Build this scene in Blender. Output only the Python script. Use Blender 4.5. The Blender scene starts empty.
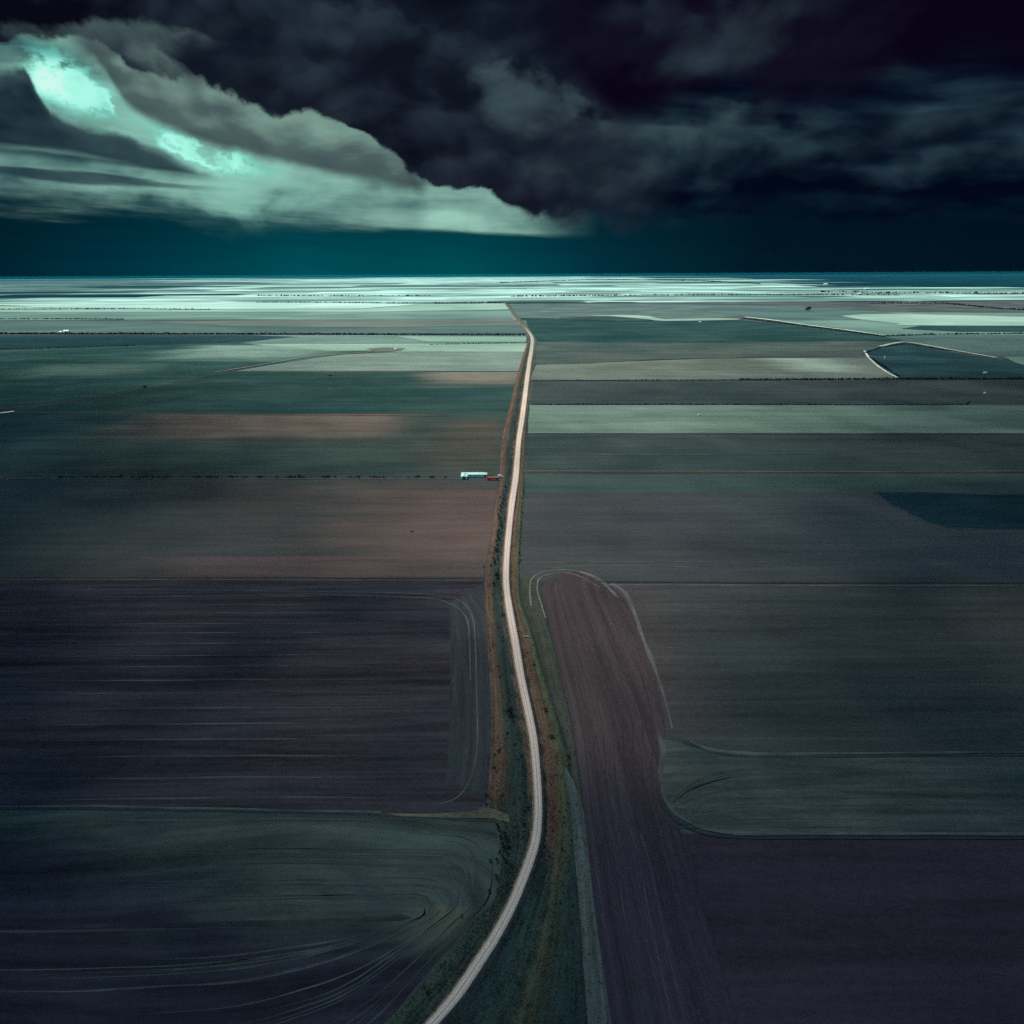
import bpy, bmesh, math, random
from mathutils import Vector, Matrix, noise as mnoise
from mathutils.geometry import tessellate_polygon
R = math.radians
random.seed(7)
scene = bpy.context.scene
COL = scene.collection

# ------------------------------------------------------------------ camera
H = 200.0            # height of the camera above the plain, metres
F = 683.0            # focal length in pixels of a 1024 frame
PITCH = R(19.2)      # looking down
ROLL = R(0.29)
cam_d = bpy.data.cameras.new('camera'); cam = bpy.data.objects.new('camera', cam_d)
COL.objects.link(cam); scene.camera = cam
cam_d.sensor_width = 36.0; cam_d.lens = F / 1024 * 36.0
cam_d.clip_start = 1.0; cam_d.clip_end = 200000.0
fwd = Vector((0, math.cos(PITCH), -math.sin(PITCH)))
up0 = Vector((0, math.sin(PITCH), math.cos(PITCH)))
rt0 = Vector((1, 0, 0))
# roll: horizon drops to the left, rises to the right in the picture
up = up0 * math.cos(ROLL) + rt0 * math.sin(ROLL)
rt = rt0 * math.cos(ROLL) - up0 * math.sin(ROLL)
cam.matrix_world = Matrix(((rt.x, up.x, -fwd.x, 0), (rt.y, up.y, -fwd.y, 0), (rt.z, up.z, -fwd.z, H), (0, 0, 0, 1)))

def ray(px, py):
    return (rt * (px - 512) + up * (512 - py) + fwd * F).normalized()
def P(px, py, z=0.0):
    d = ray(px, py)
    t = (z - H) / min(d.z, -0.0035)
    return Vector((d.x * t, d.y * t, z))

def PR(x0, x1, xy, yb, yt): return (P(x0, xy).x, P(512, yb).y, P(x1, xy).x, P(512, yt).y)
def lin(c):
    return tuple((v / 255 / 12.92) if v / 255 <= 0.04045 else ((v / 255 + 0.055) / 1.055) ** 2.4 for v in c)

# ------------------------------------------------------------------ object helpers
def tag(o, label=None, cat=None, group=None, kind=None):
    if label: o['label'] = label
    if cat: o['category'] = cat
    if group: o['group'] = group
    if kind: o['kind'] = kind
    return o
def link(name, me, mats, parent=None, loc=None):
    o = bpy.data.objects.new(name, me); COL.objects.link(o)
    for m in (mats if isinstance(mats, (list, tuple)) else [mats]): me.materials.append(m)
    if parent: o.parent = parent
    if loc is not None: o.location = loc
    return o
def empty(name, loc, rz=0.0):
    o = bpy.data.objects.new(name, None); COL.objects.link(o)
    o.location = loc; o.rotation_euler = (0, 0, rz); o.empty_display_size = 1
    return o

# ------------------------------------------------------------------ node DSL
class V:
    def __init__(s, t, k): s.t = t; s.k = k
    def _m(s, op, o=None, sw=False):
        n = s.t.nodes.new('ShaderNodeMath'); n.operation = op
        a, b = (o, s) if sw else (s, o)
        for i, v in enumerate((a, b)):
            if v is None: continue
            if isinstance(v, V): s.t.links.new(v.k, n.inputs[i])
            else: n.inputs[i].default_value = v
        return V(s.t, n.outputs[0])
    def __add__(s, o): return s._m('ADD', o)
    __radd__ = __add__
    def __mul__(s, o): return s._m('MULTIPLY', o)
    __rmul__ = __mul__
    def __sub__(s, o): return s._m('SUBTRACT', o)
    def __rsub__(s, o): return s._m('SUBTRACT', o, True)
    def __truediv__(s, o): return s._m('DIVIDE', o)
    def mx(s, o): return s._m('MAXIMUM', o)
    def mn(s, o): return s._m('MINIMUM', o)
    def f(s, op, o=None): return s._m(op, o)
    def ss(s, a, b, lo=0.0, hi=1.0):
        n = s.t.nodes.new('ShaderNodeMapRange'); n.interpolation_type = 'SMOOTHSTEP'
        for i, v in zip((0, 1, 2, 3, 4), (s, a, b, lo, hi)):
            if isinstance(v, V): s.t.links.new(v.k, n.inputs[i])
            else: n.inputs[i].default_value = v
        return V(s.t, n.outputs[0])
    def curve(s, pts, x0, x1, y0, y1):
        xn = (s - x0) * (1.0 / (x1 - x0))
        n = s.t.nodes.new('ShaderNodeFloatCurve')
        s.t.links.new(xn.k, n.inputs['Value'])
        c = n.mapping.curves[0]
        pts = sorted(pts)
        q = [((x - x0) / (x1 - x0), (y - y0) / (y1 - y0)) for x, y in pts]
        c.points[0].location = (0.0, q[0][1]); c.points[1].location = (1.0, q[-1][1])
        for a in q:
            if 0.002 < a[0] < 0.998: c.points.new(a[0], a[1])
        for p_ in c.points: p_.handle_type = 'AUTO_CLAMPED'
        n.mapping.update()
        return V(s.t, n.outputs[0]) * (y1 - y0) + y0
def vec(t, x, y, z):
    n = t.nodes.new('ShaderNodeCombineXYZ')
    for i, v in enumerate((x, y, z)):
        if isinstance(v, V): t.links.new(v.k, n.inputs[i])
        else: n.inputs[i].default_value = v
    return V(t, n.outputs[0])
def noise(t, v, scale, detail=3, rough=0.5, dist=0.0):
    n = t.nodes.new('ShaderNodeTexNoise'); t.links.new(v.k, n.inputs['Vector'])
    n.inputs['Scale'].default_value = scale; n.inputs['Detail'].default_value = detail
    n.inputs['Roughness'].default_value = rough; n.inputs['Distortion'].default_value = dist
    return V(t, n.outputs['Fac'])
def mixc(t, f, a, b):
    n = t.nodes.new('ShaderNodeMix'); n.data_type = 'RGBA'; n.clamp_factor = True
    ins = [n.inputs[0], n.inputs[6], n.inputs[7]]
    if isinstance(f, V): t.links.new(f.k, ins[0])
    else: ins[0].default_value = f
    for i, c in ((1, a), (2, b)):
        if isinstance(c, V): t.links.new(c.k, ins[i])
        else: ins[i].default_value = (c[0], c[1], c[2], 1)
    return V(t, n.outputs[2])
def ramp(t, f, stops):
    n = t.nodes.new('ShaderNodeValToRGB'); t.links.new(f.k, n.inputs[0])
    e = n.color_ramp.elements
    while len(e) < len(stops): e.new(0.5)
    for i, (p_, c) in enumerate(stops): e[i].position = p_; e[i].color = (c[0], c[1], c[2], 1)
    return V(t, n.outputs[0])
def newmat(name):
    m = bpy.data.materials.new(name); m.use_nodes = True
    t = m.node_tree; b = t.nodes['Principled BSDF']
    b.inputs['Roughness'].default_value = 1.0
    b.inputs['Specular IOR Level'].default_value = 0.0
    return m, t, b
def texco(t, kind='UV'):
    n = t.nodes.new('ShaderNodeTexCoord'); s = t.nodes.new('ShaderNodeSeparateXYZ')
    t.links.new(n.outputs[kind], s.inputs[0])
    return V(t, n.outputs[kind]), V(t, s.outputs[0]), V(t, s.outputs[1]), V(t, s.outputs[2])

def flat(name, c, rough=0.8, spec=0.2, metal=0.0, var=0.25, scale=0.6):
    m, t, b = newmat(name)
    co, x, y, z = texco(t, 'Object')
    n = noise(t, co, scale, 4, 0.6)
    k = n.ss(0.3, 0.7)
    c0 = tuple(v * (1 - var) for v in c); c1 = tuple(min(0.9, v * (1 + var)) for v in c)
    t.links.new(mixc(t, k, c0, c1).k, b.inputs['Base Color'])
    b.inputs['Roughness'].default_value = rough; b.inputs['Specular IOR Level'].default_value = spec
    b.inputs['Metallic'].default_value = metal
    return m

def field_mat(name, c, c2=None, low=None, patches=(), rows=0.35, rowlen=0.012, rowfreq=0.16, patch=0.3, patchscale=0.004, grain=0.25, stripe=0.0, stripe_w=12.0, bump=0.0, swirl=0.0, fine=1.6):
    """c base albedo, c2 patch colour; rows run along UV x (metres)."""
    m, t, b = newmat(name)
    co, x, y, _ = texco(t, 'UV')
    # slow sideways wander of the rows
    wn = noise(t, vec(t, x * 0.002, y * 0.004, 3.1), 1.0, 2)
    yy = y + (wn - 0.5) * (14.0 + swirl)
    n1 = noise(t, vec(t, x * rowlen, yy * rowfreq, 0.0), 1.0, 5, 0.62)
    n1b = noise(t, vec(t, x * rowlen * 0.2, yy * rowfreq * 0.25, 9.0), 1.0, 4, 0.6)
    n2 = noise(t, vec(t, x * 1.0, yy * 1.6, 5.0), patchscale, 4, 0.55, 0.6)
    n3 = noise(t, vec(t, x, y, 1.0), fine, 3, 0.7)
    n3b = noise(t, vec(t, x, yy * 2.0, 1.0), fine * 0.16, 4, 0.7)
    if c2 is None: c2 = tuple(v * 1.35 for v in c)
    c = tuple(v * 0.85 for v in c); c2 = tuple(v * 0.85 for v in c2)
    base = mixc(t, n2.ss(0.38, 0.64), c, c2)
    k = (n1.ss(0.3, 0.7) - 0.5) * (1.3 * rows) + (n1b.ss(0.32, 0.68) - 0.5) * (1.1 * rows) + (n2 - 0.5) * (1.6 * patch) + (n3 - 0.5) * (2.2 * grain) + (n3b.ss(0.25, 0.75) - 0.5) * (0.9 * grain) + 1.0
    if stripe > 0:
        fr = (yy * (1.0 / stripe_w)).f('FRACT')
        d = (fr - 0.5).f('ABSOLUTE')
        s1 = d.ss(0.02, 0.10, 1.0, 0.0)
        k = k + s1 * stripe * (n1b.ss(0.35, 0.6))
    k = k.mx(0.25)
    mm = t.nodes.new('ShaderNodeVectorMath'); mm.operation = 'SCALE'
    t.links.new(base.k, mm.inputs[0]); t.links.new(k.k, mm.inputs['Scale'])
    t.links.new(mm.outputs[0], b.inputs['Base Color'])
    for (x0_, y0_, x1_, y1_, pc, sx_, sy_) in patches:      # crop patches and painted side shade with feathered edges, given as a world rectangle
        _, ox, oy, _ = texco(t, 'Object')
        ox = ox + (n2 - 0.5) * sx_ * 1.6 + (n1b - 0.5) * sx_; oy = oy + (n1b - 0.5) * sy_ * 1.2
        f_ = ox.ss(x0_ - sx_, x0_ + sx_) * ox.ss(x1_ - sx_, x1_ + sx_, 1, 0) * oy.ss(y0_ - sy_, y0_ + sy_) * oy.ss(y1_ - sy_ * .2, y1_ + sy_ * .2, 1, 0)
        base = mixc(t, f_, base, pc); t.links.new(base.k, mm.inputs[0])
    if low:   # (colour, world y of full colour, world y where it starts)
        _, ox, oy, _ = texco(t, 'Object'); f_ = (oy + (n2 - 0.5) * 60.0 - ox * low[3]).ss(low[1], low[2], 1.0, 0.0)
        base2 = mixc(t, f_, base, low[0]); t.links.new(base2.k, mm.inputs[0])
    if bump > 0:
        bn = t.nodes.new('ShaderNodeBump'); bn.inputs['Strength'].default_value = bump; bn.inputs['Distance'].default_value = 0.3
        hsum = n1 * 1.2 + n3 * 0.5
        t.links.new(hsum.k, bn.inputs['Height']); t.links.new(bn.outputs[0], b.inputs['Normal'])
    return m

# ------------------------------------------------------------------ geometry helpers
def wob(v, amp, fr=0.02, seed=0.0):
    return Vector((v.x + amp * (mnoise.noise(Vector((v.x * fr, v.y * fr, seed)))), v.y + amp * (mnoise.noise(Vector((v.x * fr + 31, v.y * fr, seed + 5)))), v.z))
def catmull(pts, n=6, closed=False):
    out = []; N = len(pts)
    rng = range(N if closed else N - 1)
    for i in rng:
        p0 = pts[(i - 1) % N] if closed or i > 0 else pts[0]
        p1 = pts[i]; p2 = pts[(i + 1) % N]
        p3 = pts[(i + 2) % N] if closed or i + 2 < N else pts[-1]
        for k in range(n):
            t = k / n; t2 = t * t; t3 = t2 * t
            out.append(tuple(0.5 * ((2 * b) + (-a + c) * t + (2 * a - 5 * b + 4 * c - d) * t2 + (-a + 3 * b - 3 * c + d) * t3) for a, b, c, d in zip(p0, p1, p2, p3)))
    if not closed: out.append(tuple(pts[-1]))
    return out
def densify(pts, step, closed=True):
    out = []; N = len(pts)
    for i in range(N if closed else N - 1):
        a = pts[i]; b = pts[(i + 1) % N]; L = (b - a).length; n = max(1, int(L / step))
        n = min(n, 60)
        for k in range(n): out.append(a.lerp(b, k / n))
    if not closed: out.append(pts[-1])
    return out
def mesh_from(name, verts, faces, uvs=None, mats=None):
    me = bpy.data.meshes.new(name); me.from_pydata([tuple(v) for v in verts], [], faces)
    if uvs is not None:
        ul = me.uv_layers.new(name='UVMap')
        for lp in me.loops: ul.data[lp.index].uv = uvs[lp.vertex_index]
    if mats is not None:
        for p_, mi in zip(me.polygons, mats): p_.material_index = mi
    me.update(); return me
def poly(name, px, layer, mat, kind='structure', wobble=0.6, smooth=0, rot=0.0, label=None):
    if smooth: px = catmull(px, smooth, True)
    pts = [P(x, y) for x, y in px]
    dm = sum(p.length for p in pts) / len(pts)
    z = 0.04 * layer + 0.00012 * dm * layer
    pts = densify(pts, 12 + dm * 0.02)
    if wobble: pts = [wob(p, wobble + p.length * 0.0012, 0.03) for p in pts]
    pts = [Vector((p.x, p.y, z)) for p in pts]
    tris = tessellate_polygon([pts])
    ca, sa = math.cos(rot), math.sin(rot)
    uv = [(p.x * ca + p.y * sa, -p.x * sa + p.y * ca) for p in pts]
    # make faces face up
    fs = []
    for a, b, c in tris:
        nrm = (pts[b] - pts[a]).cross(pts[c] - pts[a])
        fs.append((a, b, c) if nrm.z > 0 else (a, c, b))
    o = link(name, mesh_from(name, pts, fs, uv), mat)
    if kind: o['kind'] = kind
    return o
def strip(name, A, B, z, mat, nu=12, uvm='metric', kind='structure', parent=None, zf=None, wobble=0.0, rise=0.0):
    """surface between two world polylines of equal length. UV x along (m), y across (m) or 0..1."""
    verts = []; uvs = []; faces = []; s = 0.0
    for i, (a, b) in enumerate(zip(A, B)):
        if i: s += ((A[i] + B[i]) / 2 - (A[i - 1] + B[i - 1]) / 2).length
        w = (b - a).length
        for j in range(nu + 1):
            u = j / nu; p_ = a.lerp(b, u)
            if wobble and 0 < i: p_ = wob(p_, wobble, 0.08)
            verts.append(Vector((p_.x, p_.y, z + (zf(u, s) if zf else 0))))
            uvs.append((s, u if uvm == 'unit' else u * w))
            if rise: verts[-1].z += max(0, p_.length - 600) * rise
    for i in range(len(A) - 1):
        for j in range(nu):
            a = i * (nu + 1) + j
            f_ = (a, a + 1, a + nu + 2, a + nu + 1)
            n_ = (verts[f_[1]] - verts[f_[0]]).cross(verts[f_[3]] - verts[f_[0]])
            faces.append(f_ if n_.z >= 0 else f_[::-1])
    o = link(name, mesh_from(name, verts, faces, uvs), mat, parent)
    if kind and not parent: o['kind'] = kind
    return o
def ribbon_geo(path, width, z, verts, faces, uvs, jit=0.0, seed=0):
    base = len(verts); s = 0.0
    for i, p_ in enumerate(path):
        d = (path[min(i + 1, len(path) - 1)] - path[max(i - 1, 0)]); d.z = 0
        if d.length < 1e-6: d = Vector((1, 0, 0))
        d.normalize(); nrm = Vector((-d.y, d.x, 0))
        w = width(i / (len(path) - 1)) if callable(width) else width
        if jit: w *= 1 + jit * mnoise.noise(Vector((s * 0.05, seed * 7.7, 0)))
        if i: s += (p_ - path[i - 1]).length
        for k in (-0.5, 0.5):
            q = p_ + nrm * (w * k); verts.append(Vector((q.x, q.y, z))); uvs.append((s, k * w))
    for i in range(len(path) - 1):
        a = base + 2 * i; f_ = (a, a + 1, a + 3, a + 2)
        n_ = (verts[f_[1]] - verts[f_[0]]).cross(verts[f_[2]] - verts[f_[0]])
        faces.append(f_ if n_.z >= 0 else f_[::-1])
def ribbons(name, paths, width, z, mat, px=True, smooth=5, wobble=0.5, parent=None, kind='structure', jit=0.3):
    verts = []; faces = []; uvs = []
    for q, path in enumerate(paths):
        pts = [P(x, y) for x, y in (catmull(path, smooth) if smooth else path)] if px else path
        pts = densify(pts, 10 + pts[0].length * 0.01, False)
        pts = [wob(p_, wobble, 0.03, q) for p_ in pts]
        ribbon_geo(pts, width, z, verts, faces, uvs, jit, q)
    o = link(name, mesh_from(name, verts, faces, uvs), mat, parent)
    if kind and not parent: o['kind'] = kind
    return o

def lerp_table(tab, y):
    if y <= tab[0][0]: return tab[0][1:]
    for a, b in zip(tab, tab[1:]):
        if y <= b[0]:
            t = (y - a[0]) / (b[0] - a[0]); return tuple(p_ + (q - p_) * t for p_, q in zip(a[1:], b[1:]))
    a, b = tab[-2], tab[-1]; t = (y - a[0]) / (b[0] - a[0])
    return tuple(p_ + (q - p_) * t for p_, q in zip(a[1:], b[1:]))

BACK = (0.14, 0.42, 0.72)
EXPO = 0.76
# ------------------------------------------------------------------ sky
SUN_EL, SUN_AZ = R(52), R(-32)       # azimuth from +Y, negative = to the left
def azel(px, py):
    d = ray(px, py); return math.degrees(math.atan2(d.x, d.y)), math.degrees(math.asin(d.z))
w = bpy.data.worlds.new('World'); scene.world = w; w.use_nodes = True
t = w.node_tree; bg = t.nodes['Background']
co, dx, dy, dz = texco(t, 'Generated')
az = dx.f('ARCTAN2', dy) * (180 / math.pi)
el = dz.f('ARCSINE') * (180 / math.pi)
def vor(v, scale, detail=2, rough=0.5, smooth=0.6):
    n = t.nodes.new('ShaderNodeTexVoronoi'); n.feature = 'F1'; t.links.new(v.k, n.inputs['Vector'])
    n.inputs['Scale'].default_value = scale; n.inputs['Detail'].default_value = detail; n.inputs['Roughness'].default_value = rough
    return V(t, n.outputs['Distance'])
# gently warped direction, so that shapes curl
q1 = noise(t, vec(t, dx + 2, dy, dz * 2), 4.0, 1, 0.5) - 0.5; q2 = noise(t, vec(t, dx - 5, dy, dz * 2), 4.0, 1, 0.5) - 0.5
WX = dx + q1 * 0.10; WZ = dz + q2 * 0.045
v_roll = vec(t, WX, dy, WZ * 3.4)
v_puff = vec(t, WX, dy, WZ * 1.5)
v_flat = vec(t, dx, dy, dz * 10.0 + dx * 0.6)
wa = noise(t, v_puff, 8.0, 5, 0.55) - 0.5
wb = noise(t, vec(t, WX + 4.0, dy, WZ * 1.5), 8.0, 4, 0.52) - 0.5
wc = noise(t, v_puff, 34.0, 4, 0.6) - 0.5
vw = vec(t, WX + wa * 0.05, dy, WZ * 1.5 + wb * 0.05)
vw2 = vec(t, WX + wa * 0.05 - 0.012, dy, WZ * 1.5 + wb * 0.05 + 0.016)
b1 = vor(vw, 11.0, 1, 0.5); b2 = vor(vw2, 11.0, 1, 0.5)
bil = 0.45 - b1                                  # cauliflower bulges
bemb = (b2 - b1)                                 # their lit and shaded flanks
azw = az + wa * 11.0 + wc * 4.0
elw = el + wb * 6.5 + wc * 2.2
crease = (0.10 - wa.f('ABSOLUTE')) + (0.07 - wc.f('ABSOLUTE')) * 0.6     # billows with dark creases
def edge(pts, a=az):
    q = [azel(x, y) for x, y in pts]
    return a.curve(q, -60, 60, -5, 35)
def blob(px, py, rx, ry, rot=0.0, a=azw, e=elw):
    a0, e0 = azel(px, py)
    a1, _ = azel(px + rx, py); _, e1 = azel(px, py - ry)
    sx, sy = abs(a1 - a0), abs(e1 - e0)
    c, s = math.cos(R(rot)), math.sin(R(rot))
    A = (a - a0) * (1 / sx); E = (e - e0) * (1 / sy)
    k_ = sx / sy
    U = A * c + E * (s / k_); W = E * c - A * (s * k_)
    return (U * U + W * W).f('SQRT').ss(0.0, 1.25, 1.0, 0.0)
def xaz(px, py=150): return azel(px, py)[0]
an = (az + 60) * (1 / 120)
def apos(px, py=250): return (azel(px, py)[0] + 60) / 120
# rain shaft band along the horizon
rain = ramp(t, an, [(0.0, lin((3, 20, 32))), (apos(-60), lin((2, 26, 40))), (apos(130), lin((0, 52, 66))), (apos(300), lin((0, 76, 86))), (apos(470), lin((0, 74, 84))),
                    (apos(600), lin((2, 47, 60))), (apos(760), lin((2, 25, 38))), (apos(1000), lin((2, 20, 33))), (1.0, lin((3, 18, 30)))])
rain_dk = mixc(t, 0.5, rain, (0.0, 0.004, 0.01))
n_f = noise(t, v_flat, 8.0, 5, 0.55)
sky = mixc(t, (n_f.ss(0.3, 0.75) * 0.25 + el.ss(0.3, 3.6) * 0.65), rain, rain_dk)
# pale sheet lit from behind, left
n_s = noise(t, v_roll, 7.0, 4, 0.5); n_s2 = noise(t, vec(t, WX - 0.015, dy, WZ * 3.4 - 0.045), 7.0, 4, 0.5)
emb = (n_s - n_s2) * 2.2 + bemb * 0.5 + 0.5
pale_lo, pale_hi = lin((36, 72, 80)), lin((150, 198, 182))
pk = (emb * 0.60 - 0.10 + n_f * 0.75 - 0.18 + blob(470, 212, 250, 46, 8) * 0.28 - blob(20, 200, 260, 34, 0) * 0.42 + blob(235, 158, 230, 62, 14) * 0.42 - blob(230, 212, 200, 18, 4) * 0.25)
pale = mixc(t, pk, pale_lo, pale_hi)
E1 = edge([(-200, 203), (0, 206), (130, 208), (256, 223), (400, 229), (512, 235), (590, 238), (640, 236), (1100, 236)])
soft = az.ss(xaz(50), xaz(520), 2.4, 0.5)
m_pale = (el + (n_f - 0.5) * soft * 1.2 - E1 + soft * 0.35) / soft
sky = mixc(t, m_pale.ss(0.0, 1.0) * az.ss(xaz(500), xaz(605), 1.0, 0.0), sky, pale)
# opening where the cloud is thin: physical sky shows through, very bright
skyt = t.nodes.new('ShaderNodeTexSky'); skyt.sky_type = 'NISHITA'; skyt.sun_disc = False
skyt.sun_elevation = SUN_EL; skyt.sun_rotation = SUN_AZ; skyt.air_density = 1.0; skyt.dust_density = 1.5
nm = t.nodes.new('ShaderNodeMix'); nm.data_type = 'RGBA'; nm.blend_type = 'MULTIPLY'; nm.inputs[0].default_value = 1.0
t.links.new(skyt.outputs[0], nm.inputs[6]); nm.inputs[7].default_value = (0.002, 0.003, 0.003, 1)
glow = V(t, nm.outputs[2])
azh = az + wa * 3.5 + wc * 2.2; elh = el + wb * 2.4 + wc * 1.6
def hb(*k): return blob(*k, a=azh, e=elh)
hole = (hb(76, 88, 60, 44, -30) * 1.45 + hb(132, 120, 62, 18, -20) * 0.42 + hb(192, 149, 50, 18, -8) * 1.55 + hb(238, 162, 56, 17, -12) * 0.85).mn(1.1)
hole = hole + wa * 1.3 + bil * 0.5 - wc.ss(-0.02, 0.16) * 0.45 - hb(116, 92, 26, 12, -25) * 0.5
open_c = mixc(t, (hole + wc * 1.4 + emb * 0.3).ss(0.5, 1.15), lin((104, 196, 180)), lin((166, 246, 226)))
open_c = mixc(t, (hole + wc * 1.2).ss(0.98, 1.25) * 0.8, open_c, lin((212, 246, 238)))
open_n = t.nodes.new('ShaderNodeMix'); open_n.data_type = 'RGBA'; open_n.blend_type = 'ADD'; open_n.inputs[0].default_value = 1.0
t.links.new(open_c.k, open_n.inputs[6]); t.links.new(glow.k, open_n.inputs[7])
halo = blob(120, 115, 210, 90, -16) * 0.5 + blob(220, 160, 150, 50, -12) * 0.55
sky = mixc(t, halo * (0.25 + emb * 0.7), sky, lin((132, 198, 182)))
sky = mixc(t, hole.ss(0.12, 0.95), sky, V(t, open_n.outputs[2]))
# grey cloud roll at the far left, under the opening
a3 = az + wa * 1.2 + wc * 0.5
top3 = edge([(-200, 40), (0, 58), (28, 66), (40, 90), (46, 108), (75, 117), (118, 124), (170, 152), (205, 170), (235, 184), (260, 200), (700, 260)], a3)
bot3 = edge([(-200, 140), (0, 150), (60, 154), (110, 166), (160, 177), (200, 181), (235, 184), (300, 200), (700, 262)], az + wb)
in3 = top3 - el + 0.55 + bil * 1.2 + wc * 1.0
m3 = in3.ss(0.25, 0.9) * (el - bot3 + (n_f - 0.5) * 0.8).ss(-0.2, 0.6) * az.ss(xaz(190), xaz(240), 1.0, 0.0)
roll_c = ramp(t, emb * 0.25 + crease * 0.4 + in3.ss(0.2, 1.7, 0.40, -0.05) + wb * 0.6 + az.ss(xaz(30), xaz(130)) * 0.30 - 0.02 + blob(0, 70, 60, 30) * 0.35, [(0.0, lin((22, 38, 50))), (0.5, lin((52, 76, 82))), (1.0, lin((112, 160, 150)))])
sky = mixc(t, m3, sky, roll_c)
# thin dark streaks under it
st = blob(20, 172, 230, 8, -2, az, el + (n_f - 0.5) * 1.0) * 1.3
sky = mixc(t, st.ss(0.1, 0.9) * 0.85, sky, lin((34, 56, 68)))
st3 = blob(60, 158, 150, 5, -4, az, el + (n_f - 0.5) * 1.2); sky = mixc(t, st3 * 0.7, sky, lin((30, 50, 62)))
# diagonal grey band
top5 = edge([(-200, -60), (60, 30), (100, 62), (200, 85), (320, 120), (380, 150), (420, 185), (440, 200), (700, 260)])
bot5 = edge([(-200, 60), (60, 55), (88, 60), (112, 90), (130, 112), (170, 135), (260, 162), (340, 180), (415, 195), (440, 204), (700, 262)], az + wb)
d5 = el - bot5 + wc * 0.6
m5 = d5.ss(-0.1, 0.8) * az.ss(xaz(75), xaz(110)) * az.ss(xaz(412), xaz(430), 1.0, 0.0)
c5 = ramp(t, emb * 0.5 + d5.ss(0.0, 4.0, 0.0, 0.5) + wa * 0.4, [(0.0, lin((48, 62, 67))), (0.5, lin((74, 92, 94))), (1.0, lin((134, 170, 156)))])
sky = mixc(t, m5 * 0.96, sky, c5)
# the great dark cloud
dk1 = noise(t, v_puff, 5.0, 5, 0.52); dk2 = noise(t, vec(t, WX - 0.020, dy, WZ * 1.5 - 0.032), 5.0, 5, 0.52)
demb = (dk1 - dk2) * 1.2 + bemb * 0.32 + bil * 0.10 + crease * 0.15
E6 = edge([(-200, 50), (0, 56), (60, 56), (100, 64), (150, 78), (190, 94), (215, 105), (245, 119), (270, 126), (320, 130), (350, 137), (375, 152), (400, 168), (418, 190), (470, 197), (500, 211), (540, 229), (600, 236), (700, 232), (1100, 228)], az + wa * 1.2)
e6 = el - E6 + wb * 0.9 + bil * 1.5 + wc * 1.5 - 0.20
sf = az.ss(xaz(470), xaz(640), 0.30, 1.4)
m6 = (e6 / sf).ss(-0.4, 1.0)
low = (demb + 0.30 + blob(260, 45, 190, 40, -10) * 0.14 + blob(150, 45, 150, 34, 0) * 0.26 - blob(40, 16, 220, 36, -4) * 0.55
       + blob(525, 120, 110, 70, -30) * 0.12 - blob(430, 130, 100, 60, -20) * 0.14 + blob(600, 160, 130, 70) * 0.30 + e6.ss(1.2, 0.0) * 0.16)
dark_c = ramp(t, low, [(0.0, lin((9, 9, 22))), (0.3, lin((18, 25, 38))), (0.6, lin((36, 48, 60))), (1.0, lin((84, 106, 106)))])
def lobe(sky_, px, py, rx, ry, rot, lit, dark, tilt=0.25, op=0.9, soft=0.30):
    """one billow: crisp ragged rim, lit along its upper left, falling into shade below."""
    a0, e0 = azel(px, py); a1, _ = azel(px + rx, py); _, e1 = azel(px, py - ry)
    sx, sy = abs(a1 - a0), abs(e1 - e0); c, s_ = math.cos(R(rot)), math.sin(R(rot)); k_ = sx / sy
    A = (az + wa * 3.0 - a0) * (1 / sx); E = (el + wb * 1.6 - e0) * (1 / sy)
    U = A * c + E * (s_ / k_); W = E * c - A * (s_ * k_)
    r = (U * U + W * W).f('SQRT') + wc * 0.9 - bil * 0.5
    m = r.ss(1.0 - soft, 1.0 + soft * 0.4, op, 0.0) * (W - U * tilt).ss(-1.1, 0.1, 0.15, 1.0)
    sh = (W - U * tilt) * 0.5 + 0.40 + demb * 1.8 + wa * 0.7 + wc * 0.5
    return mixc(t, m, sky_, mixc(t, sh.ss(0.0, 1.05), lin(dark), lin(lit)))
# right side: banked layers
nb = noise(t, vec(t, WX, dy, WZ * 7.0 + dx * 1.0), 4.5, 5, 0.5)
nb2 = noise(t, vec(t, WX - 0.02, dy, WZ * 7.0 + dx * 1.0 - 0.10), 4.5, 5, 0.5)
rk = ((nb - nb2) * 1.3 + 0.30 + (nb - 0.5) * 0.6 + demb * 0.7 + blob(860, 125, 330, 22, 6) * 0.20 + blob(680, 140, 110, 34, 6) * 0.24 + blob(960, 150, 130, 34, 8) * 0.20 + blob(610, 165, 170, 80) * 0.42
      - blob(860, 200, 360, 30, -3) * 0.50 - blob(720, 180, 160, 24, 0) * 0.12 + blob(1000, 165, 60, 22) * 0.12 - blob(800, 148, 90, 12, 10) * 0.18)
right_c = ramp(t, rk, [(0.0, lin((2, 8, 24))), (0.35, lin((12, 25, 40))), (0.7, lin((30, 48, 60))), (1.0, lin((58, 82, 88)))])
for args in ((330, 40, 190, 56, -8, (40, 54, 66), (15, 19, 32)), (130, 44, 125, 26, 4, (72, 92, 94), (22, 30, 43), 0.2),
             (185, 80, 70, 24, -28, (84, 104, 104), (30, 40, 50), 0.2), (300, 100, 120, 44, -16, (40, 52, 64), (14, 18, 31)),
             (440, 150, 110, 62, -30, (36, 46, 60), (12, 13, 27)), (600, 185, 120, 52, -6, (50, 66, 74), (20, 29, 42)),
             (535, 122, 70, 62, -25, (60, 78, 85), (20, 25, 39)), (585, 140, 60, 34, -10, (62, 80, 86), (26, 34, 47)),
             (500, 190, 90, 34, -14, (38, 46, 60), (18, 22, 36))):
    dark_c = lobe(dark_c, *args)
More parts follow.
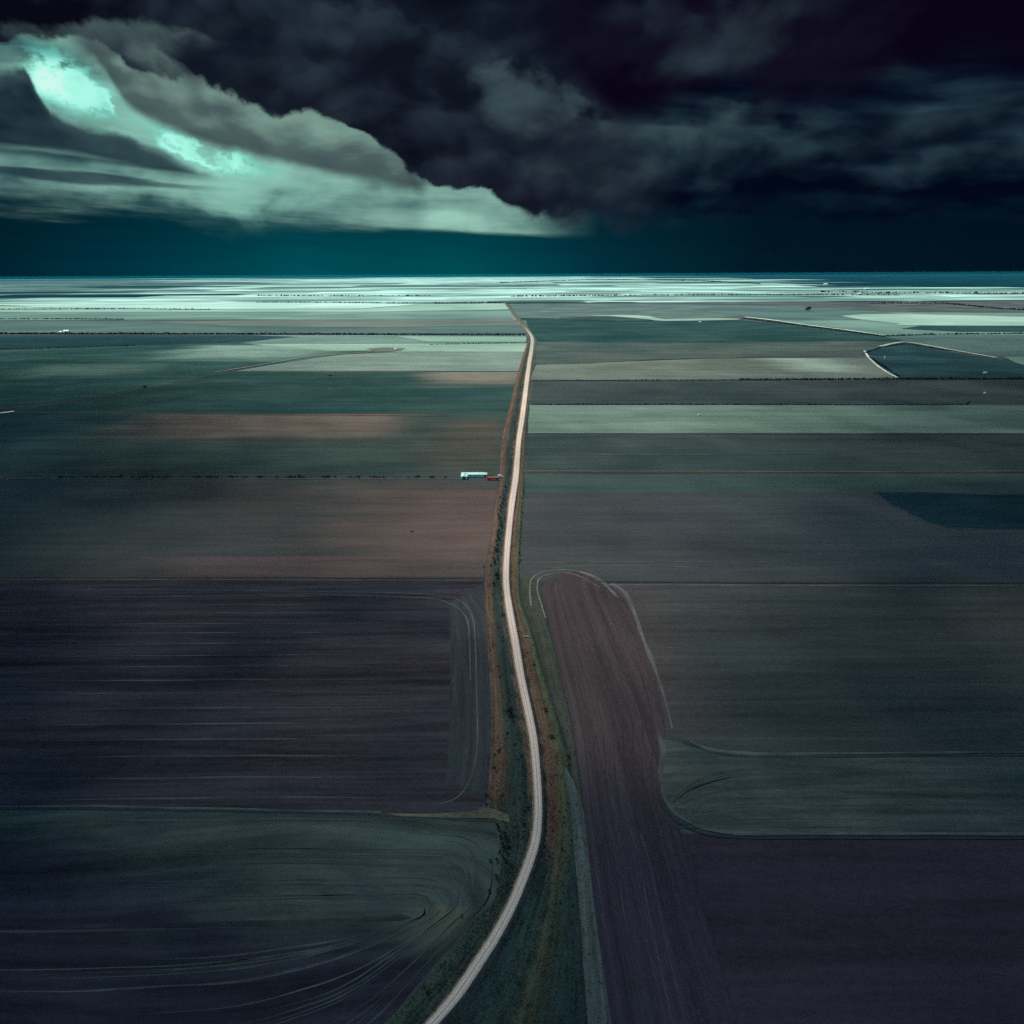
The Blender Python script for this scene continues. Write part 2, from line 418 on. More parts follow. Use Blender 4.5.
for args in ((720, 160, 150, 34, 4, (46, 66, 74), (8, 20, 34)), (690, 140, 90, 26, 12, (60, 82, 88), (14, 28, 42)), (850, 150, 150, 20, 8, (38, 58, 68), (6, 16, 30)),
             (960, 165, 120, 22, 4, (44, 66, 76), (8, 20, 34)), (950, 125, 160, 26, 6, (42, 62, 72), (10, 20, 34)), (800, 205, 170, 16, -2, (14, 34, 48), (2, 10, 24))):
    right_c = lobe(right_c, *args, soft=0.6)
dark_c = mixc(t, az.ss(xaz(590), xaz(700)), dark_c, right_c)
sky = mixc(t, m6, sky, dark_c)
# darkest hanging mass
E7 = edge([(-200, -80), (440, -60), (500, 20), (545, 70), (585, 105), (610, 130), (626, 140), (645, 132), (680, 118), (735, 100), (765, 122), (850, 112), (920, 84), (1000, 88), (1100, 92)], az + wa * 1.5)
e7 = el - E7 + wb * 1.8 + bil * 0.8
k7 = demb * 0.6 + 0.14 + blob(755, 40, 150, 80, 10) * 0.22 + blob(625, 18, 110, 56, -20) * 0.15 - blob(1010, 30, 130, 110) * 0.5 - blob(640, 95, 110, 50) * 0.25
mass_c = ramp(t, k7, [(0.0, lin((10, 4, 23))), (0.35, lin((18, 17, 34))), (0.7, lin((38, 52, 66))), (1.0, lin((60, 78, 88)))])
mass_c = lobe(mass_c, 765, 42, 110, 52, 8, (48, 66, 76), (13, 12, 28), 0.1, 0.8, 0.7)
mass_c = lobe(mass_c, 622, 12, 90, 40, -20, (36, 48, 62), (12, 9, 26), 0.1, 0.8, 0.7)
m7 = e7.ss(-0.6, 2.4) * az.ss(xaz(470), xaz(590))
sky = mixc(t, m7, sky, mass_c)
# sky behind and beside the viewer: thinner cloud, so it gives cool light
nb3 = dk1
back = mixc(t, nb3.ss(0.3, 0.7), tuple(v * 0.6 for v in BACK), tuple(v * 1.4 for v in BACK))
mb = (az.f('ABSOLUTE')).ss(58, 100).mx(el.ss(24, 42))
sky = mixc(t, mb, sky, back)
# strength 0.1 scales the physical sky; the painted cloud colours are given before that scale
sc = t.nodes.new('ShaderNodeVectorMath'); sc.operation = 'SCALE'; sc.inputs['Scale'].default_value = 10.0 * 2 ** -EXPO
t.links.new(sky.k, sc.inputs[0]); t.links.new(sc.outputs[0], bg.inputs['Color'])
bg.inputs['Strength'].default_value = 0.1
w.cycles.sampling_method = 'MANUAL'; w.cycles.sample_map_resolution = 1024

sd = bpy.data.lights.new('sun', 'SUN'); sun = bpy.data.objects.new('sun', sd); COL.objects.link(sun)
sd.energy = 4.6; sd.angle = R(4); sd.color = (0.93, 1.0, 0.95)
S = Vector((math.sin(SUN_AZ) * math.cos(SUN_EL), math.cos(SUN_AZ) * math.cos(SUN_EL), math.sin(SUN_EL)))
sun.rotation_euler = (-S).to_track_quat('-Z', 'Y').to_euler(); sun.location = (0, 0, 400)

# ------------------------------------------------------------------ added deck of puffs out of view, sized to shade the ground
DECK = 1750.0
def sstep(a, b, x):
    k = max(0.0, min(1.0, (x - a) / (b - a))); return k * k * (3 - 2 * k)
def sunlit(x, y):  # share of sun wanted at a ground point; sets the puff sizes
    r = math.hypot(x, y)
    D = max(r, 1) if y > 0 else 1
    tab = [(0, .03), (100, .03), (160, .05), (200, .14), (240, .24), (300, .24), (420, .34), (560, .44), (700, .44), (900, .50), (1200, .66), (1700, .82), (2300, .92), (2900, 1.0)]
    base = lerp_table([(a, b) for a, b in tab], D)[0] if y > 0 else 0.12
    side = math.exp(-((x - 10) / ((0.36 * max(y, 0) + 0.22 * max(y - 500, 0) + 70) * (0.85 if x < 0 else 1.0))) ** 2)
    k = sstep(900, 3400, y)
    m = (0.14 + 0.86 * side) * (1 - k) + k
    n = 1 + 0.08 * mnoise.noise(Vector((x * 0.004, y * 0.003, 2.0)))
    return max(0.0, min(1.0, base * m * n))
def deck():
    bm = bmesh.new(); sp = 62.0
    ico = bmesh.new(); bmesh.ops.create_icosphere(ico, subdivisions=1, radius=1.0)
    iv = [v.co.copy() for v in ico.verts]; ifc = [[v.index for v in f.verts] for f in ico.faces]; ico.free()
    off = Vector((S.x, S.y)) * (DECK / S.z)
    verts = []; faces = []
    y = -1500.0; rr = random.Random(3)
    row = 0
    while y < 3100:
        x = -3600.0; row += 1
        while x < 3600:
            gx = x + rr.uniform(-.22, .22) * sp + row % 2 * sp * .5; gy = y + rr.uniform(-.22, .22) * sp
            T = sunlit(gx, gy)
            if T < 0.97:
                c = 1 - T
                r = sp * (math.sqrt(c / math.pi) if c < 0.6 else 0.437 + (c - 0.6) * 0.75) * rr.uniform(.93, 1.07)
                if r > 9:
                    z = DECK + rr.uniform(-30, 30); b = len(verts)
                    ph = rr.uniform(0, 6.28)
                    for v in iv:
                        k = 1 + 0.22 * mnoise.noise(v * 1.7 + Vector((gx, gy, ph)))
                        verts.append((gx + off.x + v.x * r * k, gy + off.y + v.y * r * k, z + v.z * r * k * 0.55))
                    faces += [tuple(b + i for i in f) for f in ifc]
            x += sp
        y += sp
    bm.free()
    me = mesh_from('shade_puffs', verts, faces)
    for p_ in me.polygons: p_.use_smooth = True
    m, t_, b_ = newmat('shade puff grey'); b_.inputs['Base Color'].default_value = (0.42, 0.45, 0.5, 1); b_.inputs['Specular IOR Level'].default_value = 0
    o = link('shade_puffs', me, m)
    tag(o, 'unseen puffs added overhead to shade the near fields', 'clouds', kind='stuff')
deck()

# ------------------------------------------------------------------ materials (albedos, a few darkened in place of shade)
M = {}
def FM(k, c, **kw): M[k] = field_mat(k, c, **kw); return M[k]
base_ground = FM('open ground', (0.055, 0.060, 0.055), rows=0.2, patch=0.5)
M['gravel'] = None
m, t, b = newmat('pale gravel'); co, x, y, _ = texco(t, 'UV')
n1 = noise(t, vec(t, x * 0.25, y * 1.0, 0), 1.3, 5, 0.65); n2 = noise(t, vec(t, x, y, 0), 5.0, 4, 0.7); n3 = noise(t, vec(t, x * 0.02, y * 0.5, 4.0), 1.0, 3)
tr = ((y - 0.34).f('ABSOLUTE').ss(0.03, 0.13, 1, 0)) + ((y - 0.66).f('ABSOLUTE').ss(0.03, 0.13, 1, 0))
edge_k = ((y - 0.5).f('ABSOLUTE') + (n3 - 0.5) * 0.3 + (n1 - 0.5) * 0.2).ss(0.36, 0.5)
cc = mixc(t, n1 * 0.8 + n3 * 0.5 - 0.15, (0.50, 0.32, 0.24), (0.78, 0.56, 0.44))
cc = mixc(t, tr * 0.6, cc, (0.86, 0.66, 0.54))
cc = mixc(t, ((y - 0.5).f('ABSOLUTE').ss(0.02, 0.10, 1, 0)) * n1.ss(0.35, 0.6) * 0.55, cc, (0.30, 0.21, 0.15))
cc = mixc(t, edge_k * n2.ss(0.35, 0.6) * 0.8, cc, (0.15, 0.115, 0.085))
cc = mixc(t, n2.ss(0.3, 0.9) * 0.35, cc, (0.22, 0.18, 0.16))
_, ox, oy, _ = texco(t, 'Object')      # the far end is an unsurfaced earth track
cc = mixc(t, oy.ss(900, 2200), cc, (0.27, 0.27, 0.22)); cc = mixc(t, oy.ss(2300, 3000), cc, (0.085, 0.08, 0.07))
t.links.new(cc.k, b.inputs['Base Color']); M['gravel'] = m

def verge_mat(name, stops, grain=0.5, fq=1.0):
    """colour bands across the verge (UV y 0..1) broken up by noise, UV x in metres along."""
    m, t, b = newmat(name); co, x, y, _ = texco(t, 'UV')
    oc, ox, oy, oz = texco(t, 'Object')
    n1 = noise(t, vec(t, ox, oy * 0.6, 0), 0.10 * fq, 5, 0.65); n2 = noise(t, oc, 1.1 * fq, 5, 0.75); n3 = noise(t, vec(t, x * 0.02, y * 6, 2), 1.0, 5, 0.7)
    yy = y + (n1 - 0.5) * 0.22 + (n3 - 0.5) * 0.18
    c = ramp(t, yy, stops)
    k = (n2 - 0.5) * 2.6 * grain + (n1 - 0.5) * 1.0 + (n3 - 0.5) * 1.4 + 1.0
    k = k.mx(0.3)
    mm = t.nodes.new('ShaderNodeVectorMath'); mm.operation = 'SCALE'
    t.links.new(c.k, mm.inputs[0]); t.links.new(k.k, mm.inputs['Scale']); t.links.new(mm.outputs[0], b.inputs['Base Color'])
    return m

# ------------------------------------------------------------------ ground sheet
def ground():
    verts = []; faces = []
    xs = [-60000, -20000, -6000, -2000, 0, 2000, 6000, 20000, 60000]; ys = [-20000, -4000, 0, 500, 1500, 4000, 10000, 25000, 60000]
    for yy in ys:
        for xx in xs: verts.append((xx, yy, -0.02))
    n = len(xs)
    for j in range(len(ys) - 1):
        for i in range(n - 1): a = j * n + i; faces.append((a, a + 1, a + n + 1, a + n))
    o = link('ground', mesh_from('ground', verts, faces, [(v[0], v[1]) for v in verts]), base_ground); o['kind'] = 'structure'
ground()

# ------------------------------------------------------------------ road and verges
ROAD = [(303, 504.3, 505.6), (306, 506.4, 508), (310, 509, 511), (320, 516.5, 518.8), (330, 525.3, 528.3), (338, 530.2, 533.8), (350, 529.5, 533.5), (360, 527.5, 532), (380, 524.5, 529.5),
        (400, 521.8, 527.3), (420, 518.8, 525), (440, 516, 521.7), (460, 513.8, 520.5), (480, 511.8, 519), (500, 508.6, 515.9), (520, 506.6, 513.4), (540, 504.5, 511.6), (560, 503, 510), (580, 502.4, 509.7),
        (600, 504.3, 511.6), (620, 507.3, 515), (640, 510.8, 518.8), (660, 513.9, 522.1), (680, 517.5, 525.5), (700, 521.6, 529.8), (720, 525.8, 534), (740, 529.2, 537.6), (760, 531.4, 539.7), (780, 532.8, 541.2),
        (800, 533.8, 542.3), (820, 533.4, 542.3), (840, 530.8, 540.5), (860, 524.8, 535.2), (880, 517, 528), (900, 509, 520), (920, 498.6, 510.6), (940, 486.8, 500), (960, 473.5, 487.5), (980, 460, 474.5), (1000, 445.5, 460.5), (1024, 425, 439.5), (1060, 392, 408), (1110, 340, 358)]
LE = [(303, 504), (338, 529), (345, 526.5), (360, 521.5), (400, 511), (440, 502), (480, 499), (500, 496), (540, 491), (560, 487), (580, 484.5), (600, 485), (640, 487), (680, 489.5), (720, 491), (760, 490.5), (800, 487), (815, 486), (830, 497), (860, 500), (890, 497), (905, 492), (925, 470), (940, 461), (970, 436), (1000, 408), (1024, 384), (1060, 345), (1110, 290)]
RE1 = [(303, 506), (338, 535), (360, 533), (400, 529), (440, 525), (480, 524), (520, 521.5), (560, 519.5), (600, 521), (620, 528), (640, 535), (660, 540), (690, 549), (715, 557), (750, 567), (790, 573), (850, 576), (900, 579), (960, 583), (1024, 589), (1110, 597)]
RE2 = [(303, 506.3), (338, 536), (400, 530), (480, 525.5), (560, 521.5), (575, 523), (585, 541), (600, 543), (640, 552), (680, 562), (720, 571.5), (760, 577), (800, 583), (860, 589), (920, 596), (980, 605), (1024, 611), (1110, 622)]
ys = [303 + i * 2.0 for i in range(29)] + [361 + i * 4.0 for i in range(188)]
ys = [y for y in ys if y <= 1110]
def smooth_tab(tab, lo, hi, y, n=2):
    # Catmull-Rom through the table
    k = max(i for i in range(len(tab)) if tab[i][0] <= y) if y >= tab[0][0] else 0
    k = min(k, len(tab) - 2)
    p0 = tab[max(k - 1, 0)]; p1 = tab[k]; p2 = tab[k + 1]; p3 = tab[min(k + 2, len(tab) - 1)]
    t = (y - p1[0]) / (p2[0] - p1[0])
    out = []
    for j in range(1, len(p1)):
        m1 = (p2[j] - p0[j]) / (p2[0] - p0[0]); m2 = (p3[j] - p1[j]) / (p3[0] - p1[0]); h = p2[0] - p1[0]
        t2, t3 = t * t, t * t * t
        out.append((2 * t3 - 3 * t2 + 1) * p1[j] + (t3 - 2 * t2 + t) * h * m1 + (-2 * t3 + 3 * t2) * p2[j] + (t3 - t2) * h * m2)
    return out
rl = []; rr_ = []; le = []; r1 = []; r2 = []
for y in ys:
    a, b = smooth_tab(ROAD, 0, 0, y); q_ = 0.08 * (b - a) * (1 if y < 600 else 0.3); a += q_; b -= q_; rl.append(P(a, y)); rr_.append(P(b, y))
    le.append(P(smooth_tab(LE, 0, 0, y)[0], y)); r1.append(P(smooth_tab(RE1, 0, 0, y)[0], y)); r2.append(P(smooth_tab(RE2, 0, 0, y)[0], y))
red = (0.135, 0.075, 0.052); tan = (0.14, 0.11, 0.065); dkg = (0.036, 0.047, 0.041); olive = (0.085, 0.095, 0.05); soil = (0.075, 0.06, 0.05)
def verge2(name, s1, s2, yb, grain=0.5):
    m, t, b = newmat(name); co, x, y, _ = texco(t, 'UV'); oc, ox, oy, oz = texco(t, 'Object')
    n1 = noise(t, vec(t, ox, oy * 0.5, 0), 0.16, 5, 0.65); n2 = noise(t, oc, 1.1, 5, 0.75); n3 = noise(t, vec(t, x * 0.012, y * 7, 2), 1.0, 6, 0.7); n4 = noise(t, vec(t, x * 0.15, y * 9, 6), 1.0, 4, 0.7)
    yy = y + (n1 - 0.5) * 0.55 + (n3 - 0.5) * 0.35 + (n4 - 0.5) * 0.20 + (n2 - 0.5) * 0.12
    f = (oy + (n1 - 0.5) * 60.0).ss(yb - 14, yb + 14)
    c = mixc(t, f, ramp(t, yy, s2), ramp(t, yy, s1))
    k = (n2.ss(0.28, 0.72) - 0.5) * 1.5 * grain + (n1 - 0.5) * 1.2 + (n3.ss(0.3, 0.7) - 0.5) * 0.7 + (n4 - 0.5) * 0.9 + 0.95
    k = k.mx(0.22)
    mm = t.nodes.new('ShaderNodeVectorMath'); mm.operation = 'SCALE'
    t.links.new(c.k, mm.inputs[0]); t.links.new(k.k, mm.inputs['Scale']); t.links.new(mm.outputs[0], b.inputs['Base Color'])
    bn = t.nodes.new('ShaderNodeBump'); bn.inputs['Strength'].default_value = 0.5; bn.inputs['Distance'].default_value = 0.4
    t.links.new(n2.k, bn.inputs['Height']); t.links.new(bn.outputs[0], b.inputs['Normal'])
    return m
YB = P(512, 812).y
M['verge left'] = verge2('verge left', [(0.0, (0.10, 0.08, 0.06)), (0.10, red), (0.26, (0.13, 0.075, 0.05)), (0.38, (0.07, 0.06, 0.045)), (0.55, dkg), (0.80, dkg), (0.9, (0.09, 0.065, 0.045)), (1.0, (0.14, 0.08, 0.055))],
                         [(0.0, (0.06, 0.075, 0.05)), (0.3, (0.045, 0.06, 0.047)), (0.55, dkg), (0.75, (0.055, 0.058, 0.042)), (0.9, dkg), (1.0, (0.08, 0.075, 0.05))], YB)
M['verge right'] = verge2('verge right', [(0.0, (0.03, 0.03, 0.03)), (0.12, (0.05, 0.042, 0.036)), (0.26, (0.14, 0.075, 0.05)), (0.6, (0.10, 0.07, 0.045)), (0.8, olive), (0.95, dkg), (1.0, (0.02, 0.03, 0.025))],
                         [(0.0, (0.035, 0.04, 0.035)), (0.2, (0.028, 0.045, 0.042)), (0.42, (0.045, 0.058, 0.045)), (0.55, (0.085, 0.075, 0.045)), (0.66, (0.05, 0.06, 0.042)), (0.85, (0.035, 0.052, 0.046)), (1.0, (0.028, 0.042, 0.040))], P(560, 860).y)
M['verge grass'] = verge_mat('verge grass', [(0.0, (0.045, 0.045, 0.034)), (0.3, (0.064, 0.062, 0.045)), (0.7, (0.064, 0.064, 0.048)), (1.0, (0.05, 0.05, 0.04))], grain=0.4)
cut = next(i for i, y in enumerate(ys) if y >= 575)
strip('verge', le, rl, 0.10, M['verge left'], 12, 'unit', rise=0.0004)
strip('verge', rr_, r1, 0.10, M['verge right'], 12, 'unit', rise=0.0004)
strip('grass_strip', r1[cut:], r2[cut:], 0.09, M['verge grass'], 8, 'unit')
# the carriageway itself is a low causeway
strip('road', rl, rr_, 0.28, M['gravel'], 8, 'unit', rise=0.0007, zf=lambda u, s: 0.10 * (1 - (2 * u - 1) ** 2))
def shoulder(side, name):
    A = side; other = rr_ if side is rl else rl
    B = []
    for i, p_ in enumerate(A):
        d = (p_ - other[i]); d.normalize(); B.append(p_ + d * (0.75 if side is rl else 0.9))
    verts = []; faces = []; uvs = []; s = 0
    for i in range(len(A)):
        if i: s += (A[i] - A[i - 1]).length
        g_ = max(0, A[i].length - 600) * 0.0004; verts += [Vector((A[i].x, A[i].y, 0.28 + g_ * 1.7)), Vector((B[i].x, B[i].y, 0.12 + g_))]; uvs += [(s, 0), (s, 1)]
    for i in range(len(A) - 1):
        a = 2 * i; f_ = (a, a + 1, a + 3, a + 2)
        n_ = (verts[f_[1]] - verts[f_[0]]).cross(verts[f_[3]] - verts[f_[0]])
        faces.append(f_ if n_.z > 0 else f_[::-1])
    o = link('road_shoulder', mesh_from('road_shoulder', verts, faces, uvs), flat('shoulder earth' if side is rl else 'shoulder dark earth', (0.15, 0.10, 0.07) if side is rl else (0.035, 0.032, 0.036), var=0.5, scale=0.5)); o['kind'] = 'structure'  # right shoulder earth is much darker than the left
shoulder(rl, ''); shoulder(rr_, '')
# ditch line between verge and grass strip, seen as a fine dark line
M['ditch'] = flat('wet ditch bottom', (0.018, 0.022, 0.02), var=0.4, scale=0.3)
i0 = next(i for i, y in enumerate(ys) if y >= 590); i1 = next(i for i, y in enumerate(ys) if y >= 752)
ribbons('ditch', [r1[i0:i1]], 0.45, 0.16, M['ditch'], px=False, wobble=0.4)
i1b = next(i for i, y in enumerate(ys) if y >= 800)
ribbons('ditch', [r2[cut + 5:i1b]], 0.35, 0.20, M['ditch'], px=False, wobble=0.3)
# pale bare strip at the foot of the ploughed field
st_l = [(563, 768), (566, 785), (570, 810), (574, 850), (578, 890), (581, 930), (584, 975), (588, 1024), (595, 1110)]
st_r = [(566, 768), (575, 785), (583, 810), (589, 850), (594, 890), (599, 930), (605, 975), (611, 1024), (622, 1110)]
M['bare strip'] = field_mat('bare strip', (0.105, 0.11, 0.095), rows=0.4, rowlen=0.03, rowfreq=0.9, patch=0.3, grain=0.3)
strip('bare_strip', [P(x, y) for x, y in catmull(st_l, 6)], [P(x, y) for x, y in catmull(st_r, 6)], 0.13, M['bare strip'], 6)

def edge_x(tab, y): return smooth_tab(tab, 0, 0, y)[0]
def down(tab, y0, y1, n=14, off=0.0): return [(edge_x(tab, y0 + (y1 - y0) * i / n) + off, y0 + (y1 - y0) * i / n) for i in range(n + 1)]

# ------------------------------------------------------------------ near fields, left
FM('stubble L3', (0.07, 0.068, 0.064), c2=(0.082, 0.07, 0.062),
   patches=[PR(380, 520, 540, 572, 490) + ((0.125, 0.078, 0.066), 90, 40), PR(200, 420, 540, 580, 555) + ((0.125, 0.080, 0.072), 70, 30), PR(-400, 90, 530, 600, 470) + ((0.036, 0.052, 0.054), 120, 40)], rows=0.16, patch=0.25, grain=0.22, patchscale=0.006)  # last patch paints weaker light at the left into the soil
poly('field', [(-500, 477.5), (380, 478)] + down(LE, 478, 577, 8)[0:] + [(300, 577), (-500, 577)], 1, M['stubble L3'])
FM('plough L2', (0.042, 0.038, 0.046), c2=(0.06, 0.046, 0.05), rows=0.45, patch=0.25, grain=0.3, stripe=0.25, stripe_w=6.2, bump=0.3)
poly('field', [(-500, 577.5), (300, 578.5)] + down(LE, 579, 800, 12) + [(478, 810), (420, 813), (-500, 806)], 1, M['plough L2'], wobble=0.3)
# headland of L2 with its turning tracks
M['head L2'] = field_mat('headland soil', (0.050, 0.050, 0.052), rows=0.3, rowlen=0.02, rowfreq=0.5, patch=0.2, grain=0.3)
oL = [(449, 604), (450, 640), (450, 690), (449, 740), (445, 780)]; oR = [(484, 582), (487, 640), (489, 690), (489, 740), (483, 795)]
strip('headland', [P(x, y) for x, y in catmull(oL, 8)], [P(x, y) for x, y in catmull(oR, 8)], 0.14, M['head L2'], 6)
M['track pale'] = flat('dry wheel track', (0.100, 0.098, 0.090), var=0.35, scale=0.05)
M['track pale soft'] = flat('faint wheel track', (0.082, 0.080, 0.076), var=0.35, scale=0.05)
M['track dark'] = flat('dark furrow', (0.028, 0.029, 0.031), var=0.35, scale=0.05)
ribbons('wheel_tracks', [[(-110, 589), (150, 590), (330, 592), (420, 594), (452, 598), (467, 607), (474, 625), (476, 660), (477, 720), (476, 755), (470, 780), (458, 797), (440, 804)],
                         [(300, 594), (420, 598), (448, 603), (462, 612), (469, 630), (470, 680)]], 0.7, 0.20, M['track pale soft'], wobble=0.4)
rows2 = []
D0 = P(100, 597).y
for i in range(17):
    yv = D0 - i * 12.3 + random.uniform(-1, 1)
    xl = -yv * 0.86; rows2.append([Vector((xl, yv, 0)), Vector((xl * 0.5, yv + 0.6, 0)), Vector((-yv * 0.14, yv - 0.4, 0))])
ribbons('wheel_tracks', rows2, lambda k: 1.1 * math.sin(math.pi * min(.97, max(.06, k))), 0.17, flat('harrowed line', (0.056, 0.053, 0.057), var=0.5, scale=0.03), px=False, wobble=0.8, jit=0.8)
ribbons('field_bank', [[(-110, 576.6), (100, 577.2), (300, 577.6), (482, 578)]], 1.6, 0.20, flat('red earth bank', (0.07, 0.022, 0.020), var=0.3))
ribbons('field_bank', [[(-110, 579.4), (100, 579.6), (300, 580), (482, 580.5)]], 1.2, 0.20, M['track pale soft'])
# L1: grass field with nested contour rows
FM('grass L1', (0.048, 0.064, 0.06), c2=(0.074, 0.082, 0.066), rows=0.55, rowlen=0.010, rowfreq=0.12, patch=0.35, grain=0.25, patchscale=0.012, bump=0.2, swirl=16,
   low=((0.026, 0.024, 0.033), P(100, 1030).y, P(100, 915).y, -0.25), patches=[(P(425, 940).x, P(420, 962).y, P(470, 920).x, P(460, 905).y, (0.085, 0.082, 0.055), 9, 7)])  # low: bare soil tone that also carries the near light falloff
outer = catmull([(-500, 809), (0, 810), (120, 811), (250, 813), (380, 815), (450, 817), (482, 821), (497, 836), (500, 862), (497, 890), (489, 906), (470, 924), (452, 945), (428, 972), (405, 1000), (380, 1030), (340, 1060), (250, 1095), (120, 1110), (0, 1115), (-500, 1118)], 6)
inner = catmull([(-500, 930), (0, 930), (120, 928), (220, 925), (300, 922), (350, 920), (385, 918), (402, 916.5), (408, 916.5), (409, 917.2), (408, 918), (402, 919), (390, 920), (375, 921), (350, 922.5), (320, 924), (280, 926), (220, 928), (130, 931), (0, 933), (-500, 933)], 6)
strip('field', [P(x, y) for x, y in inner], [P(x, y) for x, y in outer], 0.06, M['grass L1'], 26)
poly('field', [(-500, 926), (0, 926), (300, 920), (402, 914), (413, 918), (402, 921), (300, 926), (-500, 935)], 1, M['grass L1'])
def between(f, i0=0, i1=None):
    A = inner[i0:i1]; B = outer[i0:i1]
    return [P(a[0] + (b[0] - a[0]) * f, a[1] + (b[1] - a[1]) * f) for a, b in zip(A, B)]
nI = len(inner)
M['track green dark'] = flat('dark seam in the grass', (0.034, 0.043, 0.042), var=0.4, scale=0.05)
M['track green pale'] = flat('pale seam in the grass', (0.050, 0.058, 0.053), var=0.4, scale=0.05)
def seams(rr_, n, key):
    out = []
    for _ in range(n):
        a_ = rr_.uniform(0.0, 0.75); out.append(between(rr_.uniform(.16, .98), int(nI * a_), int(nI * min(1, a_ + rr_.uniform(.12, .4)))))
    return [p_ for p_ in out if len(p_) > 3]
ribbons('wheel_tracks', seams(random.Random(4), 26, 0), lambda k: 0.55 * math.sin(math.pi * min(1, max(0.02, k))), 0.12, M['track green dark'], px=False, wobble=0.9, jit=0.9)
ribbons('wheel_tracks', seams(random.Random(9), 22, 0), lambda k: 0.6 * math.sin(math.pi * min(1, max(0.02, k))), 0.125, M['track green pale'], px=False, wobble=0.9, jit=0.9)
# farm track into the field at y=815
FM('track earth', (0.12, 0.105, 0.07), rows=0.2, patch=0.4, grain=0.5, patchscale=0.05)
poly('farm_track', [(380, 813.5), (430, 814), (470, 813), (488, 808), (500, 812), (509, 816), (511, 824), (504, 822), (490, 819), (450, 818), (400, 816.5)], 4, M['track earth'], wobble=0.3)
ribbons('ditch', [[(-110, 808.2), (100, 808.8), (250, 811), (400, 815.6), (450, 819), (497, 822)]], 1.1, 0.17, flat('dark furrow bank', (0.02, 0.03, 0.028)), wobble=0.8, jit=0.8)
ribbons('field_bank', [[(-110, 805.5), (100, 806.5), (250, 809), (380, 812.5)]], 1.0, 0.17, M['track pale soft'], wobble=0.8, jit=0.8)

# ------------------------------------------------------------------ near fields, right
BE = [(572, 560), (600, 545)]   # placeholder for reading order
brL = catmull([(556, 574), (545, 582), (541, 590), (545, 606), (553, 640), (562, 680), (571.5, 720), (577, 760), (583, 800), (589, 860), (596, 920), (605, 980), (611, 1024), (622, 1110)], 6)
brR = catmull([(575, 571), (600, 580), (618, 592), (628, 606), (642, 640), (655, 680), (664, 715), (664, 745), (662, 775), (668, 810), (690, 850), (705, 910), (722, 970), (738, 1024), (760, 1110)], 5)
n = min(len(brL), len(brR))
def resample(pts, n):
    L = [0]
    for a, b in zip(pts, pts[1:]): L.append(L[-1] + math.dist(a, b))
    out = []; k = 0
    for i in range(n):
        s = L[-1] * i / (n - 1)
        while k < len(L) - 2 and L[k + 1] < s: k += 1
        f = (s - L[k]) / max(1e-9, L[k + 1] - L[k]); out.append(tuple(a + (b - a) * f for a, b in zip(pts[k], pts[k + 1])))
    return out
brL = [P(*p_) for p_ in resample(brL, 90)]; brR = [P(*p_) for p_ in resample(brR, 90)]
LOW = ((0.047, 0.035, 0.046), P(640, 880).y, P(640, 700).y, -0.25)  # soil change and fading light, both put into this colour ramp
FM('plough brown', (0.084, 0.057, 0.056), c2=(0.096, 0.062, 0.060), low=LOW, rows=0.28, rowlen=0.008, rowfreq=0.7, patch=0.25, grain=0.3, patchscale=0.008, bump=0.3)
FM('stubble R10', (0.062, 0.066, 0.063), c2=(0.078, 0.07, 0.062),
   patches=[(P(600, 600).x - 30, P(640, 735).y, P(668, 640).x, P(640, 570).y, (0.080, 0.060, 0.056), 26, 12)], rows=0.20, patch=0.25, grain=0.28, stripe=0.16, stripe_w=14, bump=0.2)
FM('green R11', (0.062, 0.076, 0.07), c2=(0.086, 0.094, 0.08),
   patches=[(P(655, 790).x - 6, P(670, 812).y, P(680, 770).x, P(670, 738).y, (0.105, 0.098, 0.080), 14, 12)], rows=0.45, patch=0.3, grain=0.25, patchscale=0.012, bump=0.2, swirl=10)
FM('plough dark', (0.046, 0.034, 0.046), c2=(0.05, 0.037, 0.048), rows=0.22, patch=0.2, grain=0.3, bump=0.3)
poly('field', [(600, 584), (1500, 583), (1500, 757), (740, 758), (650, 730), (628, 640)], 1, M['stubble R10'], wobble=0.3)
poly('field', [(640, 834), (1500, 834), (1500, 1112), (600, 1112), (640, 950)], 1, M['plough dark'], wobble=0.3)
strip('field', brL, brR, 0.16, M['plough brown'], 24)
poly('field', [(655, 728), (662, 738), (690, 746), (735, 754), (800, 755.5), (1500, 753.5), (1500, 836), (800, 836), (735, 836), (700, 830), (674, 816), (662, 799), (658, 775), (660, 750)], 4, M['green R11'], wobble=0.4)
def brow(f, a, b):
    i0, i1 = int(90 * a), int(90 * b); return [A.lerp(B, f) for A, B in zip(brL[i0:i1], brR[i0:i1])]
ribbons('furrows', [brow(f, a, b) for f, a, b in ((.10, .03, .6), (.2, .02, .8), (.31, .03, .55), (.42, .02, .7), (.53, .04, .5), (.64, .02, .6), (.75, .05, .45), (.86, .03, .5), (.16, .5, 1), (.36, .6, 1))], 0.35, 0.20, M['track dark'], px=False, wobble=0.3, jit=0.9)
ribbons('furrows', [brow(f, a, b) for f, a, b in ((.26, .45, .95), (.48, .4, .9), (.58, .5, .95), (.07, .2, .6))], 0.3, 0.205, flat('pale furrow crest', (0.066, 0.054, 0.058), var=0.4, scale=0.05), px=False, wobble=0.3, jit=0.9)
